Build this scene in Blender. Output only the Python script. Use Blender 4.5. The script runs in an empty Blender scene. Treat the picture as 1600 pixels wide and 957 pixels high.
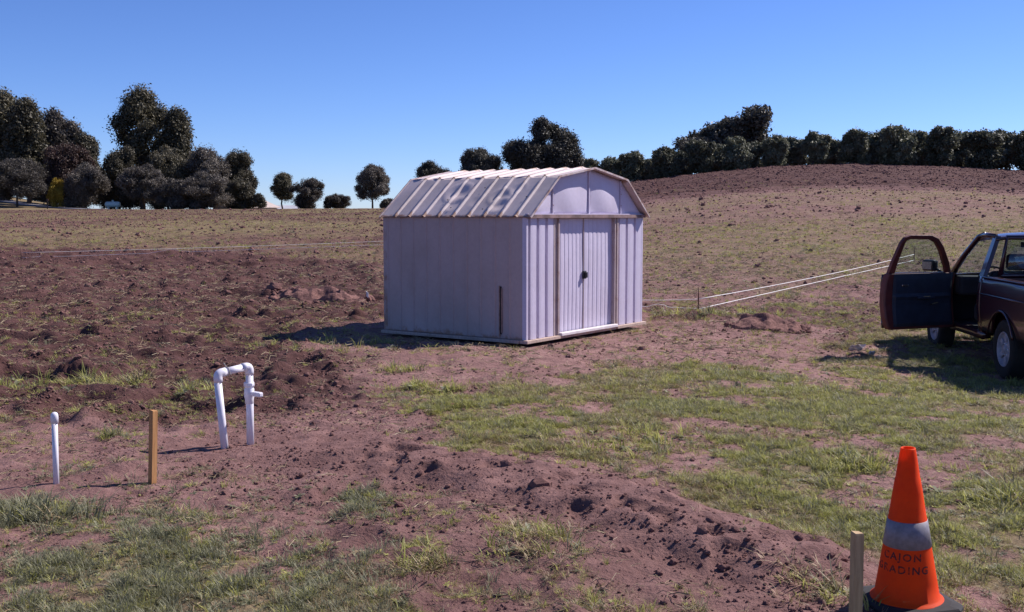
import bpy, bmesh, math, random
import numpy as np
from mathutils import Vector, Matrix

R = math.radians
rng = np.random.default_rng(7)
random.seed(7)
scene = bpy.context.scene
COL = scene.collection

# ------------------------------------------------------------------ camera, sky, sun, exposure
CAM_Z = 1.64
cam_data = bpy.data.cameras.new('camera')
cam_data.sensor_width = 36.0
cam_data.lens = 36.0 * 1700 / 1600
cam_data.clip_start = 0.05
cam_data.clip_end = 4000
cam = bpy.data.objects.new('camera', cam_data)
cam.location = (0, 0, CAM_Z)
cam.rotation_euler = (R(90 - 4.76), 0, 0)
COL.objects.link(cam)
scene.camera = cam

SUN_AZ, SUN_EL = R(60), R(44)
world = bpy.data.worlds.new('World')
scene.world = world
world.use_nodes = True
wn = world.node_tree.nodes
wl = world.node_tree.links
bgn = wn['Background']
sky = wn.new('ShaderNodeTexSky')
sky.sky_type = 'NISHITA'
sky.sun_disc = False
sky.sun_elevation = SUN_EL
sky.sun_rotation = SUN_AZ
sky.altitude = 2000
sky.air_density = 1.0
sky.dust_density = 0.3
sky.ozone_density = 6.0
# the phone's cold white balance, the same for the whole sky
wg = wn.new('ShaderNodeGamma'); wg.inputs[1].default_value = 1.15
wt = wn.new('ShaderNodeMix'); wt.data_type = 'RGBA'; wt.blend_type = 'MULTIPLY'; wt.inputs[0].default_value = 1.0
wt.inputs[7].default_value = (1.04, 1.07, 1.38, 1)
wl.new(sky.outputs[0], wg.inputs[0]); wl.new(wg.outputs[0], wt.inputs[6]); wl.new(wt.outputs[2], bgn.inputs[0])
bgn.inputs[1].default_value = 0.055

sun_data = bpy.data.lights.new('sun', 'SUN')
sun_data.energy = 5.0
sun_data.angle = R(0.55)
sun_data.color = (1.0, 0.92, 0.88)
sun = bpy.data.objects.new('sun', sun_data)
sdir = Vector((math.sin(SUN_AZ) * math.cos(SUN_EL), math.cos(SUN_AZ) * math.cos(SUN_EL), math.sin(SUN_EL)))
sun.rotation_euler = sdir.to_track_quat('Z', 'Y').to_euler()
sun.location = (20, 10, 30)
COL.objects.link(sun)

scene.view_settings.view_transform = 'Standard'
scene.view_settings.look = 'None'
scene.view_settings.exposure = 0.5
scene.view_settings.gamma = 1.0
scene.view_settings.use_curve_mapping = False

# ------------------------------------------------------------------ materials
def new_mat(name):
    m = bpy.data.materials.new(name)
    m.use_nodes = True
    return m, m.node_tree.nodes, m.node_tree.links, m.node_tree.nodes['Principled BSDF']

def mix_col(n, l, fac, a, b, blend='MIX'):
    x = n.new('ShaderNodeMix'); x.data_type = 'RGBA'; x.blend_type = blend
    for s, v in ((x.inputs[0], fac), (x.inputs[6], a), (x.inputs[7], b)):
        if isinstance(v, (int, float)): s.default_value = v
        elif isinstance(v, tuple): s.default_value = (*v, 1) if len(v) == 3 else v
        else: l.new(v, s)
    return x.outputs[2]

def noise(n, l, scale, detail=4, rough=.6, vec=None, dist=0):
    t = n.new('ShaderNodeTexNoise')
    t.inputs['Scale'].default_value = scale; t.inputs['Detail'].default_value = detail
    t.inputs['Roughness'].default_value = rough; t.inputs['Distortion'].default_value = dist
    if vec is None:
        tc = n.new('ShaderNodeTexCoord'); vec = tc.outputs['Object']
    l.new(vec, t.inputs['Vector'])
    return t.outputs['Fac']

def ramp(n, l, fac, lo, hi, a=0.0, b=1.0):
    m = n.new('ShaderNodeMapRange'); m.interpolation_type = 'SMOOTHSTEP'
    l.new(fac, m.inputs[0])
    m.inputs[1].default_value = lo; m.inputs[2].default_value = hi
    m.inputs[3].default_value = a; m.inputs[4].default_value = b
    return m.outputs[0]

def math_node(n, l, op, a, b):
    m = n.new('ShaderNodeMath'); m.operation = op
    for s, v in ((m.inputs[0], a), (m.inputs[1], b)):
        if isinstance(v, (int, float)): s.default_value = v
        else: l.new(v, s)
    return m.outputs[0]

def bump(n, l, height, strength, dist, bsdf):
    b = n.new('ShaderNodeBump'); b.inputs['Strength'].default_value = strength; b.inputs['Distance'].default_value = dist
    l.new(height, b.inputs['Height']); l.new(b.outputs[0], bsdf.inputs['Normal'])

def plain(name, c, rough=.6, metal=0.0, var=.25, scale=8.0, coat=0.0, spec=None, bmp=0.0):
    m, n, l, b = new_mat(name)
    f = noise(n, l, scale, 5, .6)
    lo = tuple(v * (1 - var) for v in c); hi = tuple(min(1, v * (1 + var)) for v in c)
    l.new(mix_col(n, l, ramp(n, l, f, .3, .7), lo, hi), b.inputs['Base Color'])
    b.inputs['Roughness'].default_value = rough; b.inputs['Metallic'].default_value = metal
    b.inputs['Coat Weight'].default_value = coat; b.inputs['Coat Roughness'].default_value = .08
    if spec is not None: b.inputs['Specular IOR Level'].default_value = spec
    if bmp: bump(n, l, noise(n, l, scale * 6, 4), bmp, .01, b)
    return m

def shed_paint(name, base, dirt, rustiness):
    m, n, l, b = new_mat(name)
    big = noise(n, l, 1.6, 5, .65); fine = noise(n, l, 22, 4, .7)
    c = mix_col(n, l, ramp(n, l, big, .35, .75), base, dirt)
    c = mix_col(n, l, ramp(n, l, fine, .35, .8, 0, .35), c, tuple(v * .72 for v in base))
    at = n.new('ShaderNodeAttribute'); at.attribute_name = 'rust'
    rn = noise(n, l, 7, 6, .75)
    rf = math_node(n, l, 'MULTIPLY', at.outputs['Fac'], rustiness)
    rf = math_node(n, l, 'ADD', rf, rn)
    rust = mix_col(n, l, fine, (.20, .085, .04), (.33, .17, .10))
    c = mix_col(n, l, ramp(n, l, rf, .78, 1.05, 0, .85), c, rust)
    l.new(c, b.inputs['Base Color'])
    b.inputs['Roughness'].default_value = .62
    bump(n, l, noise(n, l, 3.5, 2), .25, .012, b)
    return m

def wood(name, a, bcol, scale=1.0):
    m, n, l, b = new_mat(name)
    tc = n.new('ShaderNodeTexCoord'); mp = n.new('ShaderNodeMapping')
    mp.inputs['Scale'].default_value = (60 * scale, 60 * scale, 5 * scale)
    l.new(tc.outputs['Object'], mp.inputs['Vector'])
    g = noise(n, l, 1.0, 5, .65, mp.outputs[0], .6)
    c = mix_col(n, l, ramp(n, l, g, .3, .7), a, bcol)
    c = mix_col(n, l, ramp(n, l, noise(n, l, 6, 3), .45, .75, 0, .5), c, tuple(v * .6 for v in a))
    l.new(c, b.inputs['Base Color']); b.inputs['Roughness'].default_value = .8
    bump(n, l, g, .35, .004, b)
    return m

def glass_mat(name, tint, refl=1.0):
    m = bpy.data.materials.new(name); m.use_nodes = True
    n = m.node_tree.nodes; l = m.node_tree.links
    n.remove(n['Principled BSDF'])
    tr = n.new('ShaderNodeBsdfTransparent'); tr.inputs[0].default_value = (*tint, 1)
    gl = n.new('ShaderNodeBsdfGlossy'); gl.inputs['Roughness'].default_value = .03
    mx = n.new('ShaderNodeMixShader')
    mx.inputs[0].default_value = .10
    l.new(tr.outputs[0], mx.inputs[1]); l.new(gl.outputs[0], mx.inputs[2])
    l.new(mx.outputs[0], n['Material Output'].inputs[0])
    return m

def leaf_mat(name, c1, c2, trans=.25, per_object=True):
    m = bpy.data.materials.new(name); m.use_nodes = True
    n = m.node_tree.nodes; l = m.node_tree.links
    b = n['Principled BSDF']
    at = n.new('ShaderNodeAttribute'); at.attribute_name = 'tint'
    oi = n.new('ShaderNodeObjectInfo')
    f = at.outputs['Fac']
    c = mix_col(n, l, f, c1, c2)
    hs = n.new('ShaderNodeHueSaturation')
    l.new(ramp(n, l, oi.outputs['Random'], 0, 1, .75, 1.25), hs.inputs['Value'])
    l.new(c, hs.inputs['Color'])
    l.new(hs.outputs[0], b.inputs['Base Color'])
    b.inputs['Roughness'].default_value = .55
    b.inputs['Specular IOR Level'].default_value = .3
    tl = n.new('ShaderNodeBsdfTranslucent'); l.new(hs.outputs[0], tl.inputs[0])
    mx = n.new('ShaderNodeMixShader'); mx.inputs[0].default_value = trans
    l.new(b.outputs[0], mx.inputs[1]); l.new(tl.outputs[0], mx.inputs[2])
    l.new(mx.outputs[0], n['Material Output'].inputs[0])
    return m

def soil_material():
    m, n, l, b = new_mat('soil')
    at = n.new('ShaderNodeVertexColor'); at.layer_name = 'mask'
    sp = n.new('ShaderNodeSeparateColor'); l.new(at.outputs[0], sp.inputs[0])
    fine = noise(n, l, 38, 5, .7); mid = noise(n, l, 5, 5, .65); big = noise(n, l, .55, 4, .6)
    tilled = mix_col(n, l, ramp(n, l, mid, .3, .7), SOIL_A, SOIL_B)
    pale = mix_col(n, l, ramp(n, l, mid, .3, .72), (.25, .138, .125), (.36, .215, .195))
    c = mix_col(n, l, sp.outputs[2], tilled, pale)
    c = mix_col(n, l, ramp(n, l, fine, .3, .75, 0, .55), c, mix_col(n, l, .5, c, (.31, .195, .175)))
    c = mix_col(n, l, ramp(n, l, big, .45, .7, 0, .35), c, (.125, .064, .058))
    weeds = mix_col(n, l, ramp(n, l, noise(n, l, 1.3, 5, .7), .3, .7), (.150, .125, .058), (.22, .168, .098))
    dk = n.new('ShaderNodeMix'); dk.data_type = 'RGBA'; dk.blend_type = 'MULTIPLY'
    l.new(math_node(n, l, 'MULTIPLY', sp.outputs[1], 1.0), dk.inputs[0]); l.new(c, dk.inputs[6]); dk.inputs[7].default_value = (.50, .45, .46, 1)
    c = dk.outputs[2]
    gf = math_node(n, l, 'ADD', sp.outputs[0], math_node(n, l, 'MULTIPLY', math_node(n, l, 'SUBTRACT', noise(n, l, 2.4, 6, .75), .5), 1.3))
    c = mix_col(n, l, ramp(n, l, gf, .25, 1.0, 0, .85), c, weeds)
    l.new(c, b.inputs['Base Color'])
    b.inputs['Roughness'].default_value = .95
    b.inputs['Specular IOR Level'].default_value = .15
    h = math_node(n, l, 'ADD', fine, math_node(n, l, 'MULTIPLY', mid, 2.0))
    bump(n, l, h, .9, .022, b)
    return m

SOIL_A, SOIL_B = (.098, .047, .042), (.20, .108, .096)
M = {}
M['soil'] = soil_material()
M['clod'] = plain('clod_soil', (.185, .10, .088), .95, var=.35, scale=30, spec=.1, bmp=.5)
M['shed_wall_shade'] = shed_paint('shed_wall_shade_paint', (.46, .36, .35), (.39, .30, .28), .62)  # tan, darker than the front: the side wall's shade put into its colour
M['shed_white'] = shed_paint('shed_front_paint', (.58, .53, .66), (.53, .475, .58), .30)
M['shed_roof'] = shed_paint('shed_roof_paint', (.58, .49, .49), (.47, .39, .37), .72)
M['rusty'] = plain('rusty_trim', (.31, .20, .17), .8, var=.45, scale=9)
M['trim'] = shed_paint('jamb_paint', (.50, .41, .41), (.38, .29, .27), .5)
M['threshold'] = plain('threshold_white', (.72, .66, .66), .5, var=.12)
M['base_wood'] = wood('base_timber', (.40, .29, .23), (.56, .43, .36))
M['black'] = plain('black_plastic', (.012, .012, .014), .45)
M['dark'] = plain('dark_void', (.015, .013, .015), .9)
M['stake_orange'] = wood('cedar_stake', (.36, .17, .06), (.50, .26, .10))
M['stake_tan'] = wood('pine_stake', (.34, .22, .11), (.47, .33, .18))
M['pvc'] = plain('white_pvc', (.74, .72, .78), .35, var=.06, scale=14)
M['string'] = plain('white_string', (.85, .82, .80), .7, var=.05)
M['wire'] = plain('rusty_rod', (.16, .08, .055), .8)

# ------------------------------------------------------------------ mesh helpers
def link(o, parent=None):
    COL.objects.link(o)
    if parent is not None: o.parent = parent
    return o

def tag(o, label=None, cat=None, group=None, kind=None):
    if label: o['label'] = label
    if cat: o['category'] = cat
    if group: o['group'] = group
    if kind: o['kind'] = kind
    return o

def empty(name, loc, rz=0.0):
    o = bpy.data.objects.new(name, None)
    o.empty_display_size = .2
    o.location = loc; o.rotation_euler = (0, 0, rz)
    return link(o)

def fast_mesh(name, V, F, smooth=False):
    V = np.asarray(V, np.float32); F = np.asarray(F, np.int32)
    me = bpy.data.meshes.new(name)
    k = F.shape[1]
    me.vertices.add(len(V)); me.vertices.foreach_set('co', V.ravel())
    me.loops.add(F.size); me.loops.foreach_set('vertex_index', F.ravel())
    me.polygons.add(len(F))
    me.polygons.foreach_set('loop_start', np.arange(0, F.size, k, dtype=np.int32))
    me.polygons.foreach_set('use_smooth', np.full(len(F), smooth))
    me.update(calc_edges=True)
    return me

def point_attr(me, name, vals):
    a = me.attributes.new(name, 'FLOAT', 'POINT'); a.data.foreach_set('value', np.asarray(vals, np.float32))

class MB:
    """collects shapes, then becomes one mesh object"""
    def __init__(s): s.v = []; s.f = []; s.sm = []
    def add(s, V, F, smooth=False):
        o = len(s.v); s.v += [tuple(map(float, p)) for p in V]
        s.f += [tuple(i + o for i in f) for f in F]; s.sm += [smooth] * len(F)
        return s
    def box(s, lo, hi, mtx=None, bev=0.0):
        (x0, y0, z0), (x1, y1, z1) = lo, hi
        if bev <= 0:
            V = [(x0,y0,z0),(x1,y0,z0),(x1,y1,z0),(x0,y1,z0),(x0,y0,z1),(x1,y0,z1),(x1,y1,z1),(x0,y1,z1)]
            F = [(0,3,2,1),(4,5,6,7),(0,1,5,4),(1,2,6,5),(2,3,7,6),(3,0,4,7)]
            sm = False
        else:
            bm = bmesh.new(); bmesh.ops.create_cube(bm, size=1)
            for v in bm.verts:
                v.co = Vector(((x0+x1)/2 + v.co.x*(x1-x0), (y0+y1)/2 + v.co.y*(y1-y0), (z0+z1)/2 + v.co.z*(z1-z0)))
            bmesh.ops.bevel(bm, geom=bm.edges[:], offset=bev, segments=2, affect='EDGES', profile=.5)
            bm.verts.index_update()
            V = [v.co[:] for v in bm.verts]; F = [tuple(v.index for v in f.verts) for f in bm.faces]; bm.free()
            sm = False
        if mtx is not None: V = [(mtx @ Vector(p))[:] for p in V]
        return s.add(V, F, sm)
    def tube(s, path, radii, n=10, caps=True, smooth=True):
        P = [Vector(p) for p in path]
        if not hasattr(radii, '__len__'): radii = [radii] * len(P)
        V = []; F = []
        ref = None
        for i, p in enumerate(P):
            t = (P[min(i+1, len(P)-1)] - P[max(i-1, 0)]).normalized()
            if ref is None:
                ref = Vector((0, 0, 1)) if abs(t.z) < .9 else Vector((1, 0, 0))
            a = (ref - t * ref.dot(t)).normalized(); ref = a
            b = t.cross(a)
            for k in range(n):
                an = 2 * math.pi * k / n
                V.append((p + (a * math.cos(an) + b * math.sin(an)) * radii[i])[:])
        for i in range(len(P) - 1):
            for k in range(n):
                F.append((i*n+k, i*n+(k+1) % n, (i+1)*n+(k+1) % n, (i+1)*n+k))
        if caps:
            F.append(tuple(range(n-1, -1, -1))); F.append(tuple((len(P)-1)*n+k for k in range(n)))
        return s.add(V, F, smooth)
    def lathe(s, prof, n=32, mtx=None, smooth=True, closed=False):
        V = []; F = []
        for r, z in prof:
            for k in range(n):
                a = 2*math.pi*k/n; V.append((r*math.cos(a), r*math.sin(a), z))
        m = len(prof)
        for i in range(m if closed else m-1):
            j = (i+1) % m
            for k in range(n): F.append((i*n+k, i*n+(k+1) % n, j*n+(k+1) % n, j*n+k))
        if mtx is not None: V = [(mtx @ Vector(p))[:] for p in V]
        return s.add(V, F, smooth)
    def prism(s, poly, axis, a, b):
        """poly: 2-D outline; extruded along axis ('x','y','z') from a to b"""
        def P(q, t):
            return {'x': (t, q[0], q[1]), 'y': (q[0], t, q[1]), 'z': (q[0], q[1], t)}[axis]
        n = len(poly)
        V = [P(q, a) for q in poly] + [P(q, b) for q in poly]
        F = [tuple(range(n)), tuple(range(2*n-1, n-1, -1))] + [(i, n+i, n+(i+1) % n, (i+1) % n) for i in range(n)]
        return s.add(V, F)
    def grid(s, fn, nu, nv, smooth=True):
        V = [fn(i/nu, j/nv) for j in range(nv+1) for i in range(nu+1)]
        F = [(j*(nu+1)+i, j*(nu+1)+i+1, (j+1)*(nu+1)+i+1, (j+1)*(nu+1)+i) for j in range(nv) for i in range(nu)]
        return s.add(V, F, smooth)
    def build(s, name, mat, parent=None, solid=0.0, recalc=True):
        me = bpy.data.meshes.new(name)
        me.from_pydata(s.v, [], s.f)
        me.polygons.foreach_set('use_smooth', s.sm)
        if recalc:
            bm = bmesh.new(); bm.from_mesh(me); bmesh.ops.recalc_face_normals(bm, faces=bm.faces[:]); bm.to_mesh(me); bm.free()
        me.materials.append(mat)
        o = bpy.data.objects.new(name, me)
        link(o, parent)
        if solid:
            md = o.modifiers.new('thickness', 'SOLIDIFY'); md.thickness = solid; md.offset = -1
        return o

# ------------------------------------------------------------------ noise and terrain
def hash2(ix, iy, seed):
    h = (ix.astype(np.int64) * 374761393 + iy.astype(np.int64) * 668265263 + seed * 974634777) & 0xffffffff
    h = ((h ^ (h >> 13)) * 1274126177) & 0xffffffff
    h = h ^ (h >> 16)
    return (h & 0xffffff) / float(0xffffff)

def vnoise(x, y, seed=0):
    ix = np.floor(x); iy = np.floor(y); fx = x - ix; fy = y - iy
    fx = fx*fx*fx*(fx*(fx*6-15)+10); fy = fy*fy*fy*(fy*(fy*6-15)+10)
    a = hash2(ix, iy, seed); b = hash2(ix+1, iy, seed); c = hash2(ix, iy+1, seed); d = hash2(ix+1, iy+1, seed)
    return (a*(1-fx)+b*fx)*(1-fy) + (c*(1-fx)+d*fx)*fy

def rot_noise(x, y, wl, seed):
    a = .6 + seed * 1.3
    c, s = math.cos(a), math.sin(a)
    return vnoise((c*x - s*y)/wl + 31.7, (s*x + c*y)/wl - 17.3, seed)

def fbm(x, y, wl, seed, octs=3):
    t = 0; amp = 1; tot = 0
    for k in range(octs):
        t = t + amp * rot_noise(x, y, wl / 2**k, seed + k*11); tot += amp; amp *= .55
    return t / tot

def sstep(v, a, b):
    t = np.clip((v - a) / (b - a), 0, 1); return t*t*(3-2*t)

CREST_PX = [-600, 0, 400, 600, 720, 850, 1000, 1100, 1200, 1330, 1450, 1600, 1900, 2400]
CREST_OFF = [9, 9, 9.5, 11, 20, 36, 53, 65, 75, 79, 76, 68, 50, 30]
CREST_D = [130, 130, 130, 128, 122, 116, 112, 112, 113, 115, 115, 116, 116, 116]

def terrain(x, y):
    x = np.asarray(x, float); y = np.asarray(y, float)
    d = np.maximum(y, 1.0)
    px = 800 + 1700 * np.clip(x / d, -1.2, 1.2)
    off = np.interp(px, CREST_PX, CREST_OFF); dc = np.interp(px, CREST_PX, CREST_D)
    zc = CAM_Z + off/1700*dc
    t = np.clip((d - 17) / (dc - 17), 0, 1)
    e = np.interp(px, [500, 1000], [1.05, 1.22])
    z = zc * t**e
    off2 = np.interp(px, [-700, 0, 70, 150, 300, 600, 1000, 1400], [36, 33, 21, 10, 9, 9, 46, 52])
    z2 = CAM_Z + off2/1700*172
    tb = np.clip((d - dc) / (172 - dc), 0, 1)
    z = z + (z2 - zc) * tb
    z = z - .23*np.exp(-(((x-6.2)/3.0)**2 + ((y-12.8)/4.2)**2)) - .085*np.exp(-(((x-2.6)/2.0)**2 + ((y-4.4)/2.4)**2))
    return z

SH_O = np.array([.163, 13.87]); SH_A = .958; SH_W, SH_L = 3.087, 2.365
def shed_dist(x, y):
    c, s = math.cos(SH_A), math.sin(SH_A)
    lx = (x-SH_O[0])*c + (y-SH_O[1])*s; ly = -(x-SH_O[0])*s + (y-SH_O[1])*c
    dx = np.maximum(np.maximum(-lx, lx-SH_W), 0); dy = np.maximum(np.maximum(-ly, ly-SH_L), 0)
    return np.hypot(dx, dy)

def inpoly(px, py, poly):
    r = np.zeros(px.shape, bool); n = len(poly)
    for i in range(n):
        x0, y0 = poly[i]; x1, y1 = poly[(i+1) % n]
        if y0 == y1: continue
        c = ((y0 > py) != (y1 > py)) & (px < (x1-x0)*(py-y0)/(y1-y0) + x0)
        r ^= c
    return r

def fromphoto(px, py, z=0.0):
    """ground point seen at a photo pixel, on the plane at height z"""
    p = math.atan((478.5-337)/1700)
    fx, fy = (px-800)/1700, (478.5-py)/1700
    ry = math.cos(p) + fy*math.sin(p); rz = -math.sin(p) + fy*math.cos(p)
    t = (z - CAM_Z) / rz
    return t*fx, t*ry

def world_poly(pts):
    return [fromphoto(a, b) for a, b in pts]

# patches of the plot, laid out on the ground plan
P_TILL = world_poly([(-500, 402), (300, 412), (600, 430), (604, 515), (430, 545), (600, 585), (520, 640), (330, 655), (-500, 640)])
P_BARE = world_poly([(-500, 640), (330, 655), (560, 640), (690, 690), (650, 730), (480, 800), (240, 785), (-500, 775)])
P_SHED = world_poly([(430, 520), (600, 500), (1010, 496), (1320, 505), (1280, 540), (1000, 575), (800, 585), (640, 620), (560, 560)])
P_LAWN = world_poly([(640, 640), (820, 592), (1010, 572), (1300, 540), (1390, 508), (2100, 500), (2300, 700), (1900, 1000), (1420, 1000), (1340, 885), (1200, 810), (960, 765), (720, 715)])
P_LOWL = world_poly([(-900, 800), (0, 795), (260, 800), (470, 832), (560, 880), (690, 1150), (-900, 1150)])
P_LOWM = world_poly([(470, 800), (640, 800), (880, 880), (900, 1150), (560, 1150), (470, 850)])
P_LOWR = world_poly([(1230, 905), (1330, 885), (1440, 1000), (1440, 1150), (1180, 1150)])
TR = [fromphoto(*q) for q in ((400, 692), (640, 722), (800, 752), (960, 792), (1120, 834), (1240, 872), (1300, 905))]

def trench(x, y):
    """distance to, and side of, the line of the filled-in trench"""
    best = np.full(x.shape, 1e9); side = np.zeros(x.shape); along = np.zeros(x.shape); acc = 0
    for (x0, y0), (x1, y1) in zip(TR[:-1], TR[1:]):
        L = math.hypot(x1-x0, y1-y0); ux, uy = (x1-x0)/L, (y1-y0)/L
        t = np.clip((x-x0)*ux + (y-y0)*uy, 0, L)
        dx = x-x0-t*ux; dy = y-y0-t*uy; d = np.hypot(dx, dy)
        k = d < best
        best = np.where(k, d, best); side = np.where(k, np.sign(ux*dy-uy*dx), side); along = np.where(k, acc+t, along)
        acc += L
    return best, side, along / acc

def masks(x, y):
    """grass cover, tilth roughness, pale compact soil"""
    x = np.asarray(x, float); y = np.asarray(y, float)
    wx = x + (fbm(x, y, 1.1, 3) - .5) * 1.1; wy = y + (fbm(x, y, 1.1, 5) - .5) * 1.3
    d = np.maximum(y, 1)
    px = 800 + 1700*x/d
    G = np.interp(d, [0, 10, 16, 22, 30, 60, 95, 112], [.25, .2, .26, .40, .58, .66, .55, .28])
    T = np.interp(d, [0, 8, 18, 40, 120], [.3, .35, .6, .75, .8])
    B = np.interp(d, [0, 14, 30, 70], [.45, .35, .3, .15])
    left = px < 620
    G = np.where(left & (d > 60), np.maximum(G, .62), G)
    hill = sstep(px, 820, 980)*sstep(d + (fbm(x, y, 7.0, 23, 3)-.5)*26, 56, 82)
    G = G - .6*hill; T = T + .25*hill; B = B*(1-hill)*(1-.6*sstep(d, 60, 90))
    band = fbm(x, y, 9.0, 21, 3)
    T = np.where((px > 960) & (d > 19) & (d < 75), T*.55, T); B = np.where((px > 960) & (d > 19) & (d < 70), .6, B)
    G = np.where(d > 18, G + (band - .5) * .9, G)
    def share(poly):
        return sum(inpoly(wx+ax, wy+ay, poly).astype(float) for ax, ay in ((-.16, .05), (.16, -.05), (.04, .2), (-.04, -.2)))/4
    for poly, g, t, b in ((P_TILL, .13, 1.0, .05), (P_BARE, .11, .38, .75), (P_SHED, .12, .22, .85), (P_LAWN, .86, .14, .8), (P_LOWM, .42, .5, .3), (P_LOWL, .97, .2, .6), (P_LOWR, .8, .3, .4)):
        f = share(poly)
        G = G*(1-f)+g*f; T = T*(1-f)+t*f; B = B*(1-f)+b*f
    td, ts, ta = trench(wx, wy)
    k = 1 - sstep(td, .32, .62)
    G = G * (1 - k*.97); T = T*(1-k) + k*.24; B = B*(1-k) + k*.35
    low = (ts < 0) | (ts > 0)
    patch = fbm(x, y, .75, 41, 4)
    G = np.where(d < 22, G * (.25 + 1.1*sstep(patch, .36, .58)), G)
    far = (d > 126) & (px < 900)
    G = np.where(far, 1.0, G); T = np.where(far, .1, T)
    G = G * sstep(shed_dist(x, y), -.05, .35)
    return np.clip(G, 0, 1), np.clip(T, 0, 1), np.clip(B, 0, 1)

def relief(x, y, T):
    d = np.hypot(x, y)
    z = (fbm(x, y, 2.6, 61, 2) - .5) * .10
    a = np.abs(rot_noise(x, y, .55, 71)*2-1); b = np.abs(rot_noise(x, y, .27, 72)*2-1); c = np.abs(rot_noise(x, y, .13, 73)*2-1)
    e = np.abs(rot_noise(x, y, .85, 74)*2-1)
    near = np.clip(1.25 - d/42, 0, 1)
    clodd = np.maximum(0, rot_noise(x, y, .19, 75) - .62) * .20 + np.maximum(0, rot_noise(x, y, .42, 76) - .66) * .32
    z = z + T*((.35-a)*.075 + (.4-b)*.055*near + (.4-c)*.028*near*near + clodd*np.clip(1.4-d/70, .25, 1)
               + (.4-e)*.24*sstep(d, 14, 50))
    z = z + (rot_noise(x, y, .09, 77) - .5) * .012 * near
    td, ts, ta = trench(x, y)
    wob = (fbm(x, y, .5, 81, 3) - .5) * .30
    h = (1 - sstep(td + wob, .20, .50)) * sstep(ta, .03, .35) * (1 - sstep(ta, .94, 1.0))
    prints = np.maximum(0, rot_noise(x, y, .12, 83) - .60) * .15
    z = z + h*(.085 + (fbm(x, y, .3, 85, 2)-.5)*.05 - prints)
    hx, hy = fromphoto(22, 592)
    hr = np.hypot((x-hx)/.34, (y-hy)/.30)
    z = z - .42*np.exp(-hr**4*1.2) + .10*np.exp(-((hr-1.7)/.5)**2)*(y > hy)
    sd = shed_dist(x, y)
    k = sstep(sd, .0, .9)
    return z*k - .045*(1-k)

def ground_z(x, y):
    x = np.atleast_1d(np.asarray(x, float)); y = np.atleast_1d(np.asarray(y, float))
    G, T, B = masks(x, y)
    return terrain(x, y) + relief(x, y, T)

def gz(x, y): return float(ground_z(x, y)[0])

def build_ground():
    dense = np.radians(np.arange(-41, 41.001, .16)); coarse = np.radians(np.linspace(41, 319, 40)[1:-1])
    th = np.concatenate([dense, coarse])
    r = [.3]
    while r[-1] < 900:
        q = r[-1]
        r.append(q + (.15 if q < 3 else max(.018, .0026*q) if q < 135 else .035*q))
    r = np.array(r)
    TH, RR = np.meshgrid(th, r)
    X = RR*np.sin(TH); Y = RR*np.cos(TH)
    x = X.ravel(); y = Y.ravel()
    G, T, B = masks(x, y)
    z = terrain(x, y)
    fade = (np.abs(TH.ravel()) < R(41.1)) & (RR.ravel() < 136)
    z = z + np.where(fade, relief(x, y, T), 0)
    nt, nr = len(th), len(r)
    V = np.stack([x, y, z], 1)
    i = np.arange(nr-1)[:, None]*nt; j = np.arange(nt)[None, :]; j2 = (j+1) % nt
    F = np.stack([i+j, i+j2, i+nt+j2, i+nt+j], -1).reshape(-1, 4)[:, ::-1]
    V = np.concatenate([V, [[0, 0, terrain(0, 0)]]])
    me = fast_mesh('ground', V, F, True)
    ca = me.color_attributes.new('mask', 'FLOAT_COLOR', 'POINT')
    C = np.ones((len(V), 4), np.float32); C[:-1, 0] = G; C[:-1, 1] = T; C[:-1, 2] = B
    ca.data.foreach_set('color', C.ravel())
    me.materials.append(M['soil'])
    tag(link(bpy.data.objects.new('ground', me)), kind='structure')
build_ground()

# driveway climbing away on the left, behind the field
def build_road():
    ctr = [(-72.5, 131), (-62, 134.5), (-66, 144), (-74, 156), (-86, 170), (-110, 186)]
    ctr = [(-50.5, 131.5), (-56.5, 138.5), (-64.0, 146), (-73, 155), (-84, 166), (-104, 182)]
    mb = MB(); V = []; F = []
    n = 40; pts = []
    for k in range(n+1):
        t = k/n*(len(ctr)-1); i = min(int(t), len(ctr)-2); f = t-i
        pts.append(Vector((ctr[i][0]*(1-f)+ctr[i+1][0]*f, ctr[i][1]*(1-f)+ctr[i+1][1]*f, 0)))
    for k, p in enumerate(pts):
        t = (pts[min(k+1, n)] - pts[max(k-1, 0)]).normalized(); nn = Vector((-t.y, t.x, 0))
        for s in (-1, 0, 1):
            q = p + nn*s*1.9
            V.append((q.x, q.y, float(terrain(q.x, q.y)) + .09))
    for k in range(n):
        for s in (0, 1): F.append((k*3+s, k*3+s+1, k*3+s+4, k*3+s+3))
    mb.add(V, F, True)
    tag(mb.build('road', plain('worn_asphalt', (.20, .19, .21), .9, var=.2, scale=2), solid=.05), kind='structure')
build_road()

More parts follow.
